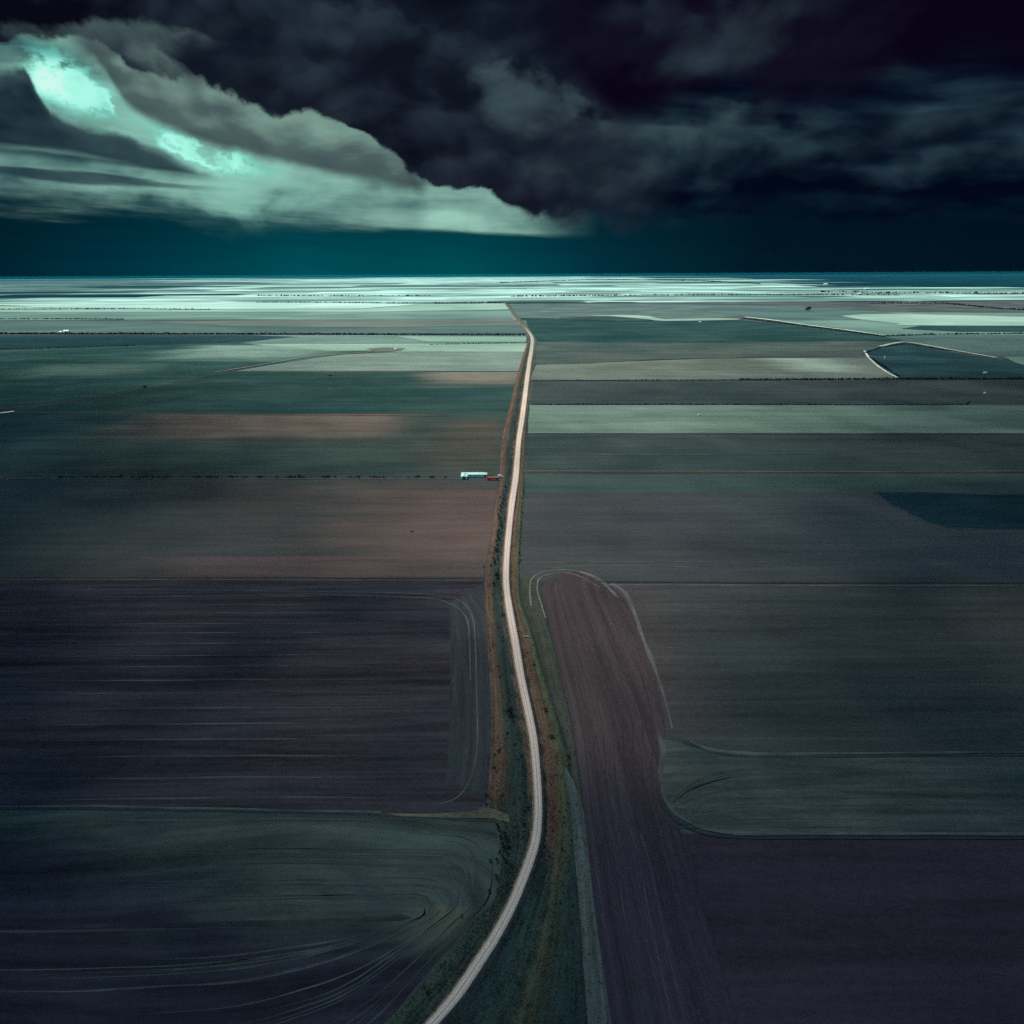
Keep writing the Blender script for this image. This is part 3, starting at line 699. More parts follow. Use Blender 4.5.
# looping headland tracks round the top of the brown field
M['track warm soft'] = flat('faint crop edge', (0.115, 0.102, 0.090), var=0.3, scale=0.05)
M['track warm'] = flat('pale crop edge', (0.15, 0.125, 0.10), var=0.3, scale=0.05)
loop = [(541, 612), (536, 600), (532, 588), (535, 577), (548, 571), (565, 569), (582, 572), (600, 580), (612, 589), (622, 600)]
def shift(p_, dx_, dy_): return [(x + dx_, y + dy_) for x, y in p_]
ribbons('headland_tracks', [[(531, 606), (529.5, 592), (531, 580), (540, 573), (556, 570), (575, 571), (592, 577), (606, 586), (616, 597)],
                            [(546, 618), (540, 600), (537, 588), (540, 578), (552, 574), (568, 573), (585, 579), (600, 588)]], 0.9, 0.23, M['track warm'], wobble=0.4)
ribbons('headland_tracks', [[(580, 572), (597, 578), (610, 588), (619, 598)], [(612, 584), (622, 590), (629, 600), (640, 630), (652, 662), (662, 690), (668, 712), (672, 728)]],
        lambda k: 2.6 - 1.2 * k, 0.215, M['track warm soft'], wobble=0.5, jit=0.8)
ribbons('headland_tracks', [shift(loop, 3, 3), shift(loop, 6, 8)], 0.5, 0.222, M['track dark'], wobble=0.4)
ribbons('headland_tracks', [[(660, 738), (664, 752), (661, 775), (665, 798), (677, 815), (702, 828), (740, 833), (840, 834), (1150, 834)],
                            [(690, 742), (712, 750), (745, 753.5), (800, 754), (1150, 752)]], 1.4, 0.34, M['track pale soft'], wobble=0.4, jit=0.9)
ribbons('headland_tracks', [[(660, 800), (672, 818), (700, 833), (740, 838), (840, 838.5), (1150, 838.5)],
                            [(684, 743), (712, 753), (745, 757), (800, 757.5), (1150, 756)]], 1.0, 0.35, M['track dark'], wobble=0.4, jit=0.9)
rq = random.Random(14); cur = []
for i in range(22):
    f = rq.random(); y_ = 762 + 66 * f; x0_ = rq.uniform(740, 1100)
    cur.append([(x0_, y_), (800 if x0_ > 830 else x0_ - 10, y_ + .5), (735, y_ + 3 * (1 - f)), (703, y_ + 12 * (1 - f) ** .7), (684, y_ + 24 * (1 - f)), (672, y_ + 38 * (1 - f))][0 if x0_ > 830 else 1:])
cur = [[q_ for q_ in c_ if q_[1] < 829] for c_ in cur]; cur = [c_ for c_ in cur if len(c_) > 2]
ribbons('headland_tracks', cur[::5], lambda k: 0.35 * math.sin(math.pi * min(1, max(0.02, k))), 0.345, M['track green dark'], wobble=0.7, jit=1)
ribbons('headland_tracks', cur[1::2], lambda k: 0.6 * math.sin(math.pi * min(1, max(0.02, k))), 0.348, M['track green pale'], wobble=0.7, jit=1)
FM('teal R9', (0.016, 0.038, 0.046), rows=0.15, patch=0.2)
FM('plough R9', (0.07, 0.066, 0.066), c2=(0.076, 0.072, 0.068),
   patches=[PR(700, 1300, 540, 583, 494) + ((0.062, 0.068, 0.070), 160, 30)], rows=0.14, patch=0.2, grain=0.22)
poly('field', down(RE2, 492.3, 583, 8)[::1] + [(700, 583.2), (1500, 583), (1500, 492), (700, 492)], 1, M['plough R9'], wobble=0.4)
poly('field', [(873, 492.3), (890, 503), (908, 512), (928, 522), (950, 527), (990, 529), (1500, 529), (1500, 497), (990, 495), (920, 492.5)], 3, M['teal R9'], wobble=0.4)
ribbons('field_bank', [[(872, 491.5), (889, 503), (907, 512.5), (927, 522.5), (949, 527.7), (990, 529.6), (1150, 529.6)]], 0.9, 0.6, M['track pale soft'])
ribbons('ditch', [[(598, 582), (700, 582.6), (850, 583), (1150, 583)]], 1.8, 0.25, M['ditch'], wobble=0.5)
ribbons('field_bank', [[(606, 585.4), (700, 585.4), (850, 585.6), (1150, 586)]], 1.6, 0.25, M['track pale'], wobble=0.5)
ribbons('field_bank', [[(523, 563), (560, 562.6), (640, 562), (800, 562.5), (1100, 565)], [(545, 568), (620, 566), (700, 568)]], 1.0, 0.25, M['track pale soft'], wobble=0.9, jit=1)
ribbons('field_bank', [[(531, 534), (560, 533.6), (600, 534)], [(840, 545), (900, 546)], [(930, 565), (1100, 568)]], 0.9, 0.25, M['track pale soft'], wobble=0.9, jit=1)

# mid fields, right of the road: (y top left, y top right, y bottom, material)
def band(y0, y1, mat, layer=1, x1=1160, y0r=None, y1r=None, x0=None):
    a = edge_x(RE2, y0) if x0 is None else x0; b = edge_x(RE2, y1) if x0 is None else x0
    poly('field', [(a, y0), (x1, y0r or y0), (x1, y1r or y1), (b, y1)], layer, mat, wobble=0.3)
FM('R8', (0.058, 0.084, 0.072), c2=(0.066, 0.09, 0.076), rows=0.15, grain=0.2); band(473.5, 492.4, M['R8'])
FM('R7', (0.048, 0.066, 0.062), c2=(0.056, 0.072, 0.066), rows=0.18, grain=0.2); band(434, 472.6, M['R7'])
FM('R6', (0.14, 0.2, 0.155), c2=(0.165, 0.21, 0.17),
   patches=[PR(900, 1400, 420, 433, 404) + ((0.080, 0.115, 0.095), 160, 30)], rows=0.2, grain=0.15); band(405.2, 433.2, M['R6'])  # patch carries the light's falloff to the right in its colour
FM('R5', (0.042, 0.056, 0.055), c2=(0.052, 0.062, 0.06), rows=0.15); band(380.8, 404.4, M['R5'])
FM('R4', (0.115, 0.13, 0.108), c2=(0.145, 0.16, 0.132),
   patches=[PR(780, 850, 366, 372, 360) + ((0.21, 0.25, 0.205), 70, 60)], rows=0.22, patchscale=0.003)
poly('field', [(edge_x(RE2, 364.5), 364.5), (570, 364), (630, 361.5), (700, 359), (770, 358), (866, 358), (898, 379.5), (530, 380)], 1, M['R4'])
FM('R3', (0.054, 0.076, 0.067), c2=(0.074, 0.088, 0.076), rows=0.3)
poly('field', [(edge_x(RE2, 342), 342), (700, 343), (870, 341), (905, 343), (880, 347), (862, 355), (700, 358), (630, 361), (570, 363.6), (edge_x(RE2, 364), 364)], 1, M['R3'])
FM('R2', (0.018, 0.046, 0.045), c2=(0.028, 0.056, 0.052), rows=0.3)
poly('field', [(519, 318), (548, 318.5), (600, 321.5), (680, 321), (740, 320), (800, 326), (885, 337), (905, 341.5), (870, 341), (700, 343), (538, 342), (533, 334)], 1, M['R2'])
FM('R1', (0.072, 0.1, 0.09), c2=(0.098, 0.125, 0.108), rows=0.3)
poly('field', [(510, 304), (560, 304), (640, 304), (800, 306), (830, 312), (740, 316), (680, 320), (600, 321), (548, 318), (517, 318)], 1, M['R1'])
FM('R1 dark', (0.030, 0.048, 0.045)); poly('field', [(560, 318), (600, 316.3), (630, 317), (655, 320.5), (620, 321.5), (570, 320)], 3, M['R1 dark'], smooth=3)
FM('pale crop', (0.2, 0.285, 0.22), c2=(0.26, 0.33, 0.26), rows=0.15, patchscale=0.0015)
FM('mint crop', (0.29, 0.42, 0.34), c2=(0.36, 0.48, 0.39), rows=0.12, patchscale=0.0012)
FM('mid crop', (0.1, 0.165, 0.135), c2=(0.145, 0.205, 0.17), rows=0.15, patchscale=0.0015)
FM('grey crop', (0.06, 0.096, 0.088), c2=(0.08, 0.118, 0.104), rows=0.15, patchscale=0.0015)
FM('far shade', (0.004, 0.020, 0.028), c2=(0.006, 0.032, 0.042), rows=0.15, patchscale=0.0008)  # dark blue albedo stands in for cloud shadow on distant land
FM('dark crop', (0.016, 0.042, 0.048), c2=(0.024, 0.054, 0.058), rows=0.15, patchscale=0.0015)
FM('brown crop', (0.095, 0.11, 0.095), c2=(0.115, 0.125, 0.108), rows=0.2, patchscale=0.002)
poly('field', [(575, 316.8), (620, 315.3), (650, 316.5), (665, 319.5), (720, 318.3), (740, 320), (665, 321.3), (650, 319.8), (610, 316.4)], 4, M['pale crop'], smooth=2)
M['track far'] = flat('pale farm track', (0.42, 0.42, 0.34), var=0.2, scale=0.01)
ribbons('farm_track', [[(745, 317.5), (770, 320.3), (800, 324.5), (830, 328.5), (860, 332.5), (884, 336)]], lambda k: 22 - 14 * k, 3.0, M['track far'], wobble=2)
ribbons('farm_track', [[(880, 347), (892, 344), (905, 342.4), (920, 344.5), (945, 349), (970, 353.5), (996, 358)]], 13, 1.6, flat('pale green track', (0.24, 0.30, 0.23), var=0.2, scale=0.02), wobble=2)
FM('R4b', (0.018, 0.044, 0.052), c2=(0.028, 0.058, 0.06), rows=0.3)
poly('field', [(866, 352), (880, 347.8), (905, 344.5), (930, 348.5), (970, 356), (1000, 359), (1500, 364), (1500, 379), (899, 379), (884, 370), (870, 361)], 2, M['R4b'])
poly('field', [(1003, 357), (1500, 360), (1500, 369), (1030, 367), (1015, 363)], 4, M['mid crop'])
poly('field', [(868, 333.5), (1500, 334), (1500, 358), (1010, 358), (960, 351), (905, 341)], 1, M['grey crop'])
ribbons('farm_track', [[(864.5, 351), (868, 357), (876, 365), (886, 372), (897, 378)]], 5.5, 1.2, M['track far'], wobble=0.5)
M['hedge far'] = flat('far hedge leaves', (0.012, 0.018, 0.016), var=0.3, scale=0.1)
# fields beyond R1/R2, right
poly('field', [(745, 316), (830, 312), (1500, 316), (1500, 333.5), (884, 335.5), (830, 327)], 1, M['mid crop'])
poly('field', [(690, 309), (760, 308), (830, 308.5), (900, 314), (880, 319), (820, 320.5), (770, 319)], 2, M['grey crop'], smooth=2)
poly('field', [(840, 316), (910, 314), (1010, 317), (1500, 322), (1500, 326), (950, 326), (900, 324)], 3, M['pale crop'], smooth=2)
poly('field', [(920, 326), (1000, 324.5), (1500, 329), (1500, 332), (960, 332)], 3, M['dark crop'], smooth=2)

# mid fields, left of the road
def lx(y): return edge_x(LE, y)
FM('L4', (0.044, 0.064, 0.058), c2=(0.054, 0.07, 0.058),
   patches=[PR(118, 400, 425, 436, 412) + ((0.13, 0.095, 0.076), 40, 60), PR(430, 500, 440, 470, 420) + ((0.075, 0.066, 0.052), 40, 90), PR(-400, 60, 450, 500, 400) + ((0.024, 0.052, 0.054), 140, 60)], rows=0.22, grain=0.2, patchscale=0.004)  # last patch puts the left side's dimmer light into the colour
poly('field', [(-500, 414), (lx(414), 414)] + down(LE, 414, 477, 4)[1:] + [(-500, 476.5)], 1, M['L4'])
FM('L5', (0.026, 0.06, 0.054), c2=(0.036, 0.066, 0.058),
   patches=[PR(425, 530, 380, 384, 371) + ((0.15, 0.125, 0.10), 50, 60)], rows=0.22, grain=0.2)
poly('field', [(60, 404), (160, 386), (230, 372), (330, 372.5), (lx(372), 372)] + down(LE, 372, 413.5, 3)[1:] + [(-500, 413.5), (-500, 440), (-110, 420)], 1, M['L5'])
FM('L6', (0.15, 0.2, 0.165), c2=(0.19, 0.225, 0.185), rows=0.2)
poly('field', [(236, 371), (300, 360), (345, 354.5), (400, 352.3), (lx(352), 352.3), (lx(371), 371)], 1, M['L6'])
FM('L7', (0.028, 0.068, 0.062), c2=(0.04, 0.08, 0.07),
   patches=[PR(190, 330, 350, 357, 344) + ((0.16, 0.22, 0.175), 120, 110), PR(30, 160, 368, 374, 362) + ((0.065, 0.105, 0.085), 90, 60)], rows=0.3)
poly('field', [(-500, 350), (0, 350), (130, 346), (240, 343), (330, 351), (395, 350.5), (340, 354.5), (230, 371), (145, 387), (60, 402.5), (-500, 436)], 1, M['L7'])
poly('field', [(-500, 335.2), (250, 335.2), (300, 337), (220, 343), (130, 345.5), (0, 349.5), (-500, 349.5)], 1, M['dark crop'])
poly('field', [(250, 335.2), (526, 335.2), (526.3, 343), (240, 343.5), (280, 338)], 1, M['mid crop'])
poly('field', [(395, 336.5), (526, 337), (526.5, 342), (430, 342)], 3, M['pale crop'])
poly('field', [(240, 343.8), (lx(344), 343.4), (lx(352), 351.8), (400, 351.8), (330, 351)], 1, M['pale crop'])
poly('field', [(366, 349), (385, 347.6), (405, 348.6), (400, 351), (375, 351.2)], 3, M['brown crop'])
poly('field', [(-500, 322), (526, 320.5), (530, 333.6), (-500, 333.4)], 1, M['grey crop'])
poly('field', [(150, 322.5), (300, 319.7), (512, 318.5), (522, 325), (400, 328), (235, 326.5)], 3, M['brown crop'])
poly('field', [(-500, 313), (380, 312), (512, 310), (519, 320.3), (240, 319.5), (-500, 321.8)], 1, M['mid crop'])
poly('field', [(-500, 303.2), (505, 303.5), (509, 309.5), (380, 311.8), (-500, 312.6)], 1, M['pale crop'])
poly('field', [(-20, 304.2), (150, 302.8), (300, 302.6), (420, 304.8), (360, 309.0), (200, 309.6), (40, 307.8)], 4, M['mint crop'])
# track up the left, with its pale bit
ribbons('farm_track', [[(-110, 433), (0, 414.5), (62, 403.2), (145, 387.5), (228, 371.8), (262, 366)]], 2.2, 0.9, flat('dark hedge bank', (0.025, 0.034, 0.032)), wobble=1.5)
ribbons('farm_track', [[(215, 372.6), (262, 365), (300, 358.5), (345, 354), (395, 351.2)]], 7, 1.3, flat('reddish earth track', (0.17, 0.105, 0.085), scale=0.02), wobble=1.5)
ribbons('farm_track', [[(-60, 423), (-5, 414.2), (14, 411.8)]], 6.5, 1.1, flat('pale chalk track', (0.75, 0.75, 0.72), var=0.1), wobble=0.5, smooth=0)
# thin margins
M['rust margin'] = flat('rust coloured field margin', (0.075, 0.034, 0.028), var=0.3, scale=0.02)
M['dark margin'] = flat('dark field margin', (0.016, 0.020, 0.020), var=0.3, scale=0.02)
ribbons('field_bank', [[(533, 364.2), (580, 363.8), (630, 361), (700, 358.4), (770, 357.4), (858, 356.4)]], 5, 1.2, M['rust margin'])
ribbons('field_bank', [[(524, 433.7), (700, 433.9), (850, 434.4), (1150, 434.6)]], 3.0, 0.7, M['rust margin'])
ribbons('field_bank', [[(523, 472.8), (700, 473), (850, 473.3), (1150, 472.6)]], 2.0, 0.5, M['rust margin'])
ribbons('field_bank', [[(523, 471.4), (700, 471.6), (850, 471.9), (1150, 471)]], 2.0, 0.5, flat('ochre margin', (0.16, 0.12, 0.07), scale=0.01))
ribbons('field_bank', [[(524, 454.5), (700, 455), (850, 453.8), (960, 452.5), (1024, 448), (1150, 444)]], 1.8, 0.5, M['track pale soft'], jit=0.9)
ribbons('field_bank', [[(-110, 413.6), (100, 413.7), (250, 414.6), (415, 416), (450, 416)], [(330, 371.8), (lx(371), 371.6)]], 2.8, 0.9, M['rust margin'])
ribbons('field_bank', [[(-110, 479.2), (200, 479), (460, 479)]], 1.3, 0.5, M['track pale soft'])

# ------------------------------------------------------------------ far farmland: rows of fields up to the horizon, one sheet
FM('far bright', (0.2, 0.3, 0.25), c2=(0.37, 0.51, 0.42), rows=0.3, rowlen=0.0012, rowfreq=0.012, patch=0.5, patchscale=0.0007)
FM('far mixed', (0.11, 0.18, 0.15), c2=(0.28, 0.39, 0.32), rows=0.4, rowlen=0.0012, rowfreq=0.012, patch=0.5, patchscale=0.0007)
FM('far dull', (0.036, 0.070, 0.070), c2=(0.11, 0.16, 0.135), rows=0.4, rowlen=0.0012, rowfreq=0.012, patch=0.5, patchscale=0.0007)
FM('far seam', (0.010, 0.026, 0.026), rows=0.2)
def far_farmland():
    mats = [M['far bright'], M['far mixed'], M['far dull'], M['far shade'], M['pale crop'], M['far seam']]
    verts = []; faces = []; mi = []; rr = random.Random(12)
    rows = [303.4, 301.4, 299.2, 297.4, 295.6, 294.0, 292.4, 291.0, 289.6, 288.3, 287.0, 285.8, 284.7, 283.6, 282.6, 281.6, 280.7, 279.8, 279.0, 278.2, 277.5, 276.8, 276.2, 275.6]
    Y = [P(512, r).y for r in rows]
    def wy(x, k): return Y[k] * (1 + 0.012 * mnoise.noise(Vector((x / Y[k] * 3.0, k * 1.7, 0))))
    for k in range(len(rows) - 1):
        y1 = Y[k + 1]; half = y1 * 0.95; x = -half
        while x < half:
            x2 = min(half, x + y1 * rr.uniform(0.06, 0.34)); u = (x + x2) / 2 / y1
            edge_r = 0.62 - 0.030 * max(0, k - 5); edge_l = -0.54 + 0.012 * k  # far sides take darker colours in place of weaker light
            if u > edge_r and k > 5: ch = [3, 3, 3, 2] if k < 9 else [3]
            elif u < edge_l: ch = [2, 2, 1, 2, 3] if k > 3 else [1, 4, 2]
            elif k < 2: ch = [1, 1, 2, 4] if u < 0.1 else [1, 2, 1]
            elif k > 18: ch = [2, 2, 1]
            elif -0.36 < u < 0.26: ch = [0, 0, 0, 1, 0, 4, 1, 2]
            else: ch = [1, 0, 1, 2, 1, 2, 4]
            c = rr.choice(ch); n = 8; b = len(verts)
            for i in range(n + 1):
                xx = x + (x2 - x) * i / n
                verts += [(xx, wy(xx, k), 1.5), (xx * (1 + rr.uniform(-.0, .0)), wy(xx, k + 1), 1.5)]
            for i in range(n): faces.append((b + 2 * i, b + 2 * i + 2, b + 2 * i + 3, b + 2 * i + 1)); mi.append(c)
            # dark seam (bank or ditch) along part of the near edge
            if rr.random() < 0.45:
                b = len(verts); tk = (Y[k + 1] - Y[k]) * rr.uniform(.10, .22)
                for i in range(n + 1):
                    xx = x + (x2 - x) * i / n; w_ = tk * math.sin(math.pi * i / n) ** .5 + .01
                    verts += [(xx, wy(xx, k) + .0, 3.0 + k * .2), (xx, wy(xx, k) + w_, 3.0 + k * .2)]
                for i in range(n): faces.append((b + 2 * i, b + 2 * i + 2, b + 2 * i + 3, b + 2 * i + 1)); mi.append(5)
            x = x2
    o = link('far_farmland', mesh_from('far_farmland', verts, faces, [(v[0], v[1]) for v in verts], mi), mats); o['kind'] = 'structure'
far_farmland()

# ------------------------------------------------------------------ foliage things
def leaf_mat(name, c):
    m, t, b = newmat(name); co, x, y, z = texco(t, 'Object')
    n1 = noise(t, co, 0.9, 3, 0.6); n2 = noise(t, co, 6.0, 2)
    t.links.new(mixc(t, n1 * 0.9 + n2 * 0.5 - 0.2, tuple(v * 0.55 for v in c), tuple(v * 1.6 for v in c)).k, b.inputs['Base Color'])
    return m
M['leaf dark'] = leaf_mat('dark shrub leaves', (0.022, 0.032, 0.026)); M['leaf olive'] = leaf_mat('olive shrub leaves', (0.045, 0.055, 0.034)); M['bark'] = flat('bark', (0.06, 0.05, 0.04))
def crown_mesh(name, w, h, n, leaf, rr, trunk_h):
    verts = []; faces = []
    lobes = [(rr.uniform(-.32, .32) * w, rr.uniform(-.32, .32) * w, trunk_h + h * rr.uniform(.25, .7), rr.uniform(.24, .42) * w) for _ in range(6)]
    for i in range(n):
        lx_, ly_, lz_, lr = rr.choice(lobes)
        d = Vector((rr.gauss(0, 1), rr.gauss(0, 1), rr.gauss(0, 1) * 0.9)).normalized() * lr * rr.uniform(.45, 1.05)
        c = Vector((lx_, ly_, max(lz_ + d.z * (h / w), trunk_h * .4))) + Vector((d.x, d.y, 0))
        a = Vector((rr.gauss(0, 1), rr.gauss(0, 1), rr.gauss(0, 1))).normalized(); b_ = a.orthogonal().normalized(); c2 = a.cross(b_)
        s = leaf * rr.uniform(.6, 1.4); k = len(verts)
        verts += [c + b_ * s, c + c2 * s * .7, c - b_ * s, c - c2 * s * .7 + a * s * .3]; faces.append((k, k + 1, k + 2, k + 3))
    return mesh_from(name, verts, faces)
def trunk_mesh(name, h, r, rr, limbs=4):
    bm = bmesh.new()
    def cone(p0, p1, r0, r1):
        d = (p1 - p0); L = d.length; q = d.to_track_quat('Z', 'Y').to_matrix().to_4x4()
        bmesh.ops.create_cone(bm, cap_ends=True, segments=6, radius1=r0, radius2=r1, depth=L, matrix=Matrix.Translation((p0 + p1) / 2) @ q)
    top = Vector((rr.uniform(-.1, .1) * h, rr.uniform(-.1, .1) * h, h)); cone(Vector((0, 0, -0.1)), top, r, r * .5)
    for _ in range(limbs):
        a = rr.uniform(0, 6.28); s = top * rr.uniform(.4, .9); cone(s, s + Vector((math.cos(a) * h * .5, math.sin(a) * h * .5, h * rr.uniform(.4, .8))), r * .45, r * .15)
    me = bpy.data.meshes.new(name); bm.to_mesh(me); bm.free(); return me
def make_plant(name, w, h, leafmat, n, leaf, seed, trunk=0.35):
    rr = random.Random(seed); root = empty(name, (0, 0, 0))
    link('crown', crown_mesh('crown', w, h, n, leaf, rr, h * trunk * .6), leafmat, root)
    link('trunk', trunk_mesh('trunk', h * trunk + .4, max(.06, w * .03), rr), M['bark'], root)
    return root
def copy_tree(o):
    c = o.copy(); COL.objects.link(c)
    for ch in o.children:
        d = ch.copy(); COL.objects.link(d); d.parent = c
    return c
protos = [make_plant('shrub', 4.0, 3.0, M['leaf dark'], 260, .28, 5), make_plant('shrub', 4.0, 2.6, M['leaf olive'], 240, .28, 6), make_plant('shrub', 3.4, 3.6, M['leaf dark'], 260, .28, 8)]
used = set()
def plant(px, py, width, label, cat='shrub', group=None, kind=0, hs=1.0):
    o = protos[kind] if kind not in used else copy_tree(protos[kind]); used.add(kind)
    s = width / (3.4 if kind == 2 else 4.0)
    p_ = P(px, py); o.location = (p_.x, p_.y, 0.1); o.rotation_euler = (0, 0, random.uniform(0, 6.28)); o.scale = (s, s, s * hs)
    tag(o, label, cat, group); return o
plant(509.3, 714, 4.2, 'large round dark shrub left of the gravel road, largest in the left verge')
plant(496.5, 578, 3.4, 'dark round bush left of the road near the utility pole', kind=2)
plant(494, 585, 2.6, 'grey green scrubby bush just nearer than the dark bush by the pole', kind=1)
plant(545.5, 711, 2.0, 'small olive bush right of the road, level with the large round shrub', kind=1)
plant(552, 738, 3.0, 'low straggly bush on the red verge right of the road', kind=1, hs=.5)
plant(568.7, 757.5, 1.7, 'small black bush at the near end of the right ditch')
plant(570, 765, 1.8, 'low grey bush just nearer than the black bush at the ditch end', kind=1, hs=.5)
plant(499, 752, 1.6, 'small green bush alone in the left verge between large shrub and farm track', kind=1)
plant(494, 768, 1.8, 'low brown green bush on the red left verge', kind=1, hs=.6)
plant(486.5, 796.5, 1.5, 'dark bush at the corner of the ploughed field', hs=.8)
plant(486.5, 806, 1.1, 'small dark bush beside the farm track end', kind=2)
plant(499, 830, 1.5, 'dark bush beside the grass field just below the farm track', kind=2)
cl = [(501, 838, 1.6, 0), (504, 835, 1.5, 2), (506.5, 841, 1.9, 0), (502, 846, 1.4, 2), (505, 849, 1.7, 0), (499.5, 853, 1.3, 0), (508, 855, 1.4, 1), (497, 862, 1.3, 2), (506, 862, 1.7, 0), (511, 866, 1.3, 1), (508, 847, 1.5, 1), (503, 857, 1.2, 1)]
for i, (x_, y_, w_, k_) in enumerate(cl):
    plant(x_, y_, w_, 'dark bush in the thicket between the grass field and the road bend', group='bushes in the thicket by the road bend', kind=k_)
plant(490.5, 862, 1.2, 'lone dark bush at the grass field edge beside the thicket')
plant(497, 878.5, 1.4, 'lone dark bush at the field edge, middle of three near the bend', kind=2)
plant(489.5, 892, 1.2, 'lone dark bush nearest the viewer of three by the nose of the grass field')
plant(462, 917, 1.1, 'small bush on the pale dry patch of the grass field', kind=1)
plant(428, 993, 1.4, 'lone dark bush in rough grass left of the near road', hs=.7)
rq = random.Random(33)
for i in range(46):     # scrub dotted over the verges
    y_ = 592 + 268 * rq.random(); a = edge_x(LE, y_) + 2; b = smooth_tab(ROAD, 0, 0, y_)[0] - 3
    plant(a + (b - a) * rq.random(), y_, rq.uniform(.6, 1.5), 'small scrubby bush in the rough verge left of the road bend', group='scrub bushes in the left verge', kind=rq.choice((0, 1, 1, 2)), hs=rq.uniform(.5, 1))
for i in range(30):
    y_ = 610 + 330 * rq.random(); a = smooth_tab(ROAD, 0, 0, y_)[1] + 4; b = edge_x(RE1, y_) - 1
    plant(a + (b - a) * rq.random(), y_, rq.uniform(.5, 1.2), 'small scrubby bush in the rough verge right of the road bend', group='scrub bushes in the right verge', kind=rq.choice((0, 1, 1)), hs=rq.uniform(.5, 1))
rr = random.Random(21)
for i in range(42):     # ragged line of shrubs in the left ditch
    y_ = 488 + i * 1.9 + rr.uniform(-1, 1); a = edge_x(LE, y_); b = smooth_tab(ROAD, 0, 0, y_)[0]
    plant(a + (b - a) * rr.uniform(.32, .72), y_, rr.uniform(1.2, 2.4), 'low dark shrub in the ditch left of the road beyond the pole', group='shrubs in the left ditch', kind=rr.choice((0, 0, 1, 2)))
for i in range(20):
    y_ = 492 + i * 3.8 + rr.uniform(-1, 1); a = edge_x(RE1, y_)
    plant(a + rr.uniform(-1, .8), y_, rr.uniform(.9, 1.6), 'low dark shrub along the right edge of the road verge', group='shrubs along the right verge edge', kind=rr.choice((0, 2)))
x_ = 48.0; i = 0
while x_ < 452:         # scrubby field boundary running left of the shed
    i += 1
    plant(x_, 477.6 + rr.uniform(-.3, .3), rr.uniform(2.2, 4.5), 'low scrubby bush in the field boundary left of the long shed', group='bushes along the field boundary', kind=rr.choice((0, 0, 1, 2)), hs=.55)
    x_ += rr.choice((2.6, 3.5, 4.5, 7, 12))
# far round trees
for x_, y_, w_, lab in ((574, 323, 9, 'far dark tree'),): pass
plant(808, 311.5, 34, 'wide dark copse on the pale far fields right of the road', 'copse', kind=0, hs=.9)
plant(145, 388, 7, 'dark bush beside the diagonal hedge bank on the left', kind=2, hs=.6)
plant(330, 376, 9, 'dark low bush standing alone in the field below the brown track', kind=0, hs=.35)
plant(412, 532, 3, 'lone dark low bush in the middle of the brown stubble field', kind=1, hs=.3)

# hedges: long low leafy walls
def hedge(pts, h, wd, label, mat=None, n_per=0.6, leaf=0.5):
    path = [P(x, y) for x, y in pts]; path = densify(path, 15, False); rr = random.Random(int(pts[0][1] * 10))
    o0 = path[0].copy(); verts = []; faces = []
    for a, b in zip(path, path[1:]):
        L = (b - a).length; gap = mnoise.noise(Vector((a.x * .01, a.y * .01, 3)))
        n = int(L * n_per * 2.4 * (1.0 if gap > -.42 else .3))
        for _ in range(n):
            c = a.lerp(b, rr.random()) - o0; hh = h * (1 + .5 * mnoise.noise(Vector((c.x * .04, c.y * .04, 0))))
            c += Vector((rr.gauss(0, wd * .3), rr.gauss(0, wd * .3), rr.uniform(0, hh)))
            d1 = Vector((rr.gauss(0, 1), rr.gauss(0, 1), rr.gauss(0, 1))).normalized(); d2 = d1.orthogonal().normalized(); d3 = d1.cross(d2); s = leaf * rr.uniform(.6, 1.5); k = len(verts)
            verts += [c + d2 * s, c + d3 * s, c - d2 * s, c - d3 * s]; faces.append((k, k + 1, k + 2, k + 3))
    o = link('hedge', mesh_from('hedge', verts, faces), mat or M['leaf dark'], loc=o0); tag(o, label, 'hedge')
hedge([(-60, 334.2), (120, 334.2), (300, 334.6), (410, 335.2), (526, 335.6)], 5, 9, 'long dark hedge across the left plain, farthest of the long hedges', leaf=2.6, n_per=.5)
hedge([(740, 380.4), (880, 379.6), (1060, 379.5)], 3.2, 4, 'thick dark hedge right of the road at the foot of the teal field', leaf=1.3, n_per=1.3)
hedge([(532, 380.6), (640, 380.6), (740, 380.4)], 1.6, 2, 'thin dark hedge right of the road above the dark grey field', leaf=.9, n_per=.9)
hedge([(532, 404.8), (700, 404.8), (850, 405.2), (966, 405), (970, 402)], 1.8, 2, 'thin dark hedge between the dark grey field and the pale green field', leaf=.9, n_per=.9)
hedge([(884, 336.6), (925, 335), (1060, 333.5)], 4, 6, 'dark hedge far right beyond the curved pale track', leaf=2.2, n_per=.5)
hedge([(742, 318.5), (800, 326), (884, 337)], 3.5, 4, 'dark hedge on the near side of the pale diagonal track', leaf=1.8, n_per=.5)
hedge([(-60, 350.4), (30, 349.2), (135, 345.6)], 2.5, 4, 'short dark hedge on the left below the long far hedge', leaf=1.5, n_per=.5)
hedge([(865, 353.5), (882, 347.2), (905, 344), (950, 351)], 2.5, 5, 'dark hedge curving under the pale green track', leaf=1.3, n_per=.7)
hedge([(870, 358), (884, 367), (899, 377)], 2.5, 4, 'short dark hedge beside the narrow pale lane', leaf=1.2, n_per=.8)
hedge([(-60, 319.6), (52, 319.2), (125, 319.6)], 4, 8, 'short dark hedge far left under the bright fields', leaf=3, n_per=.3)
hedge([(430, 344.8), (526, 343)], 2, 4, 'short thin hedge left of the far road bend', leaf=1.6, n_per=.4)
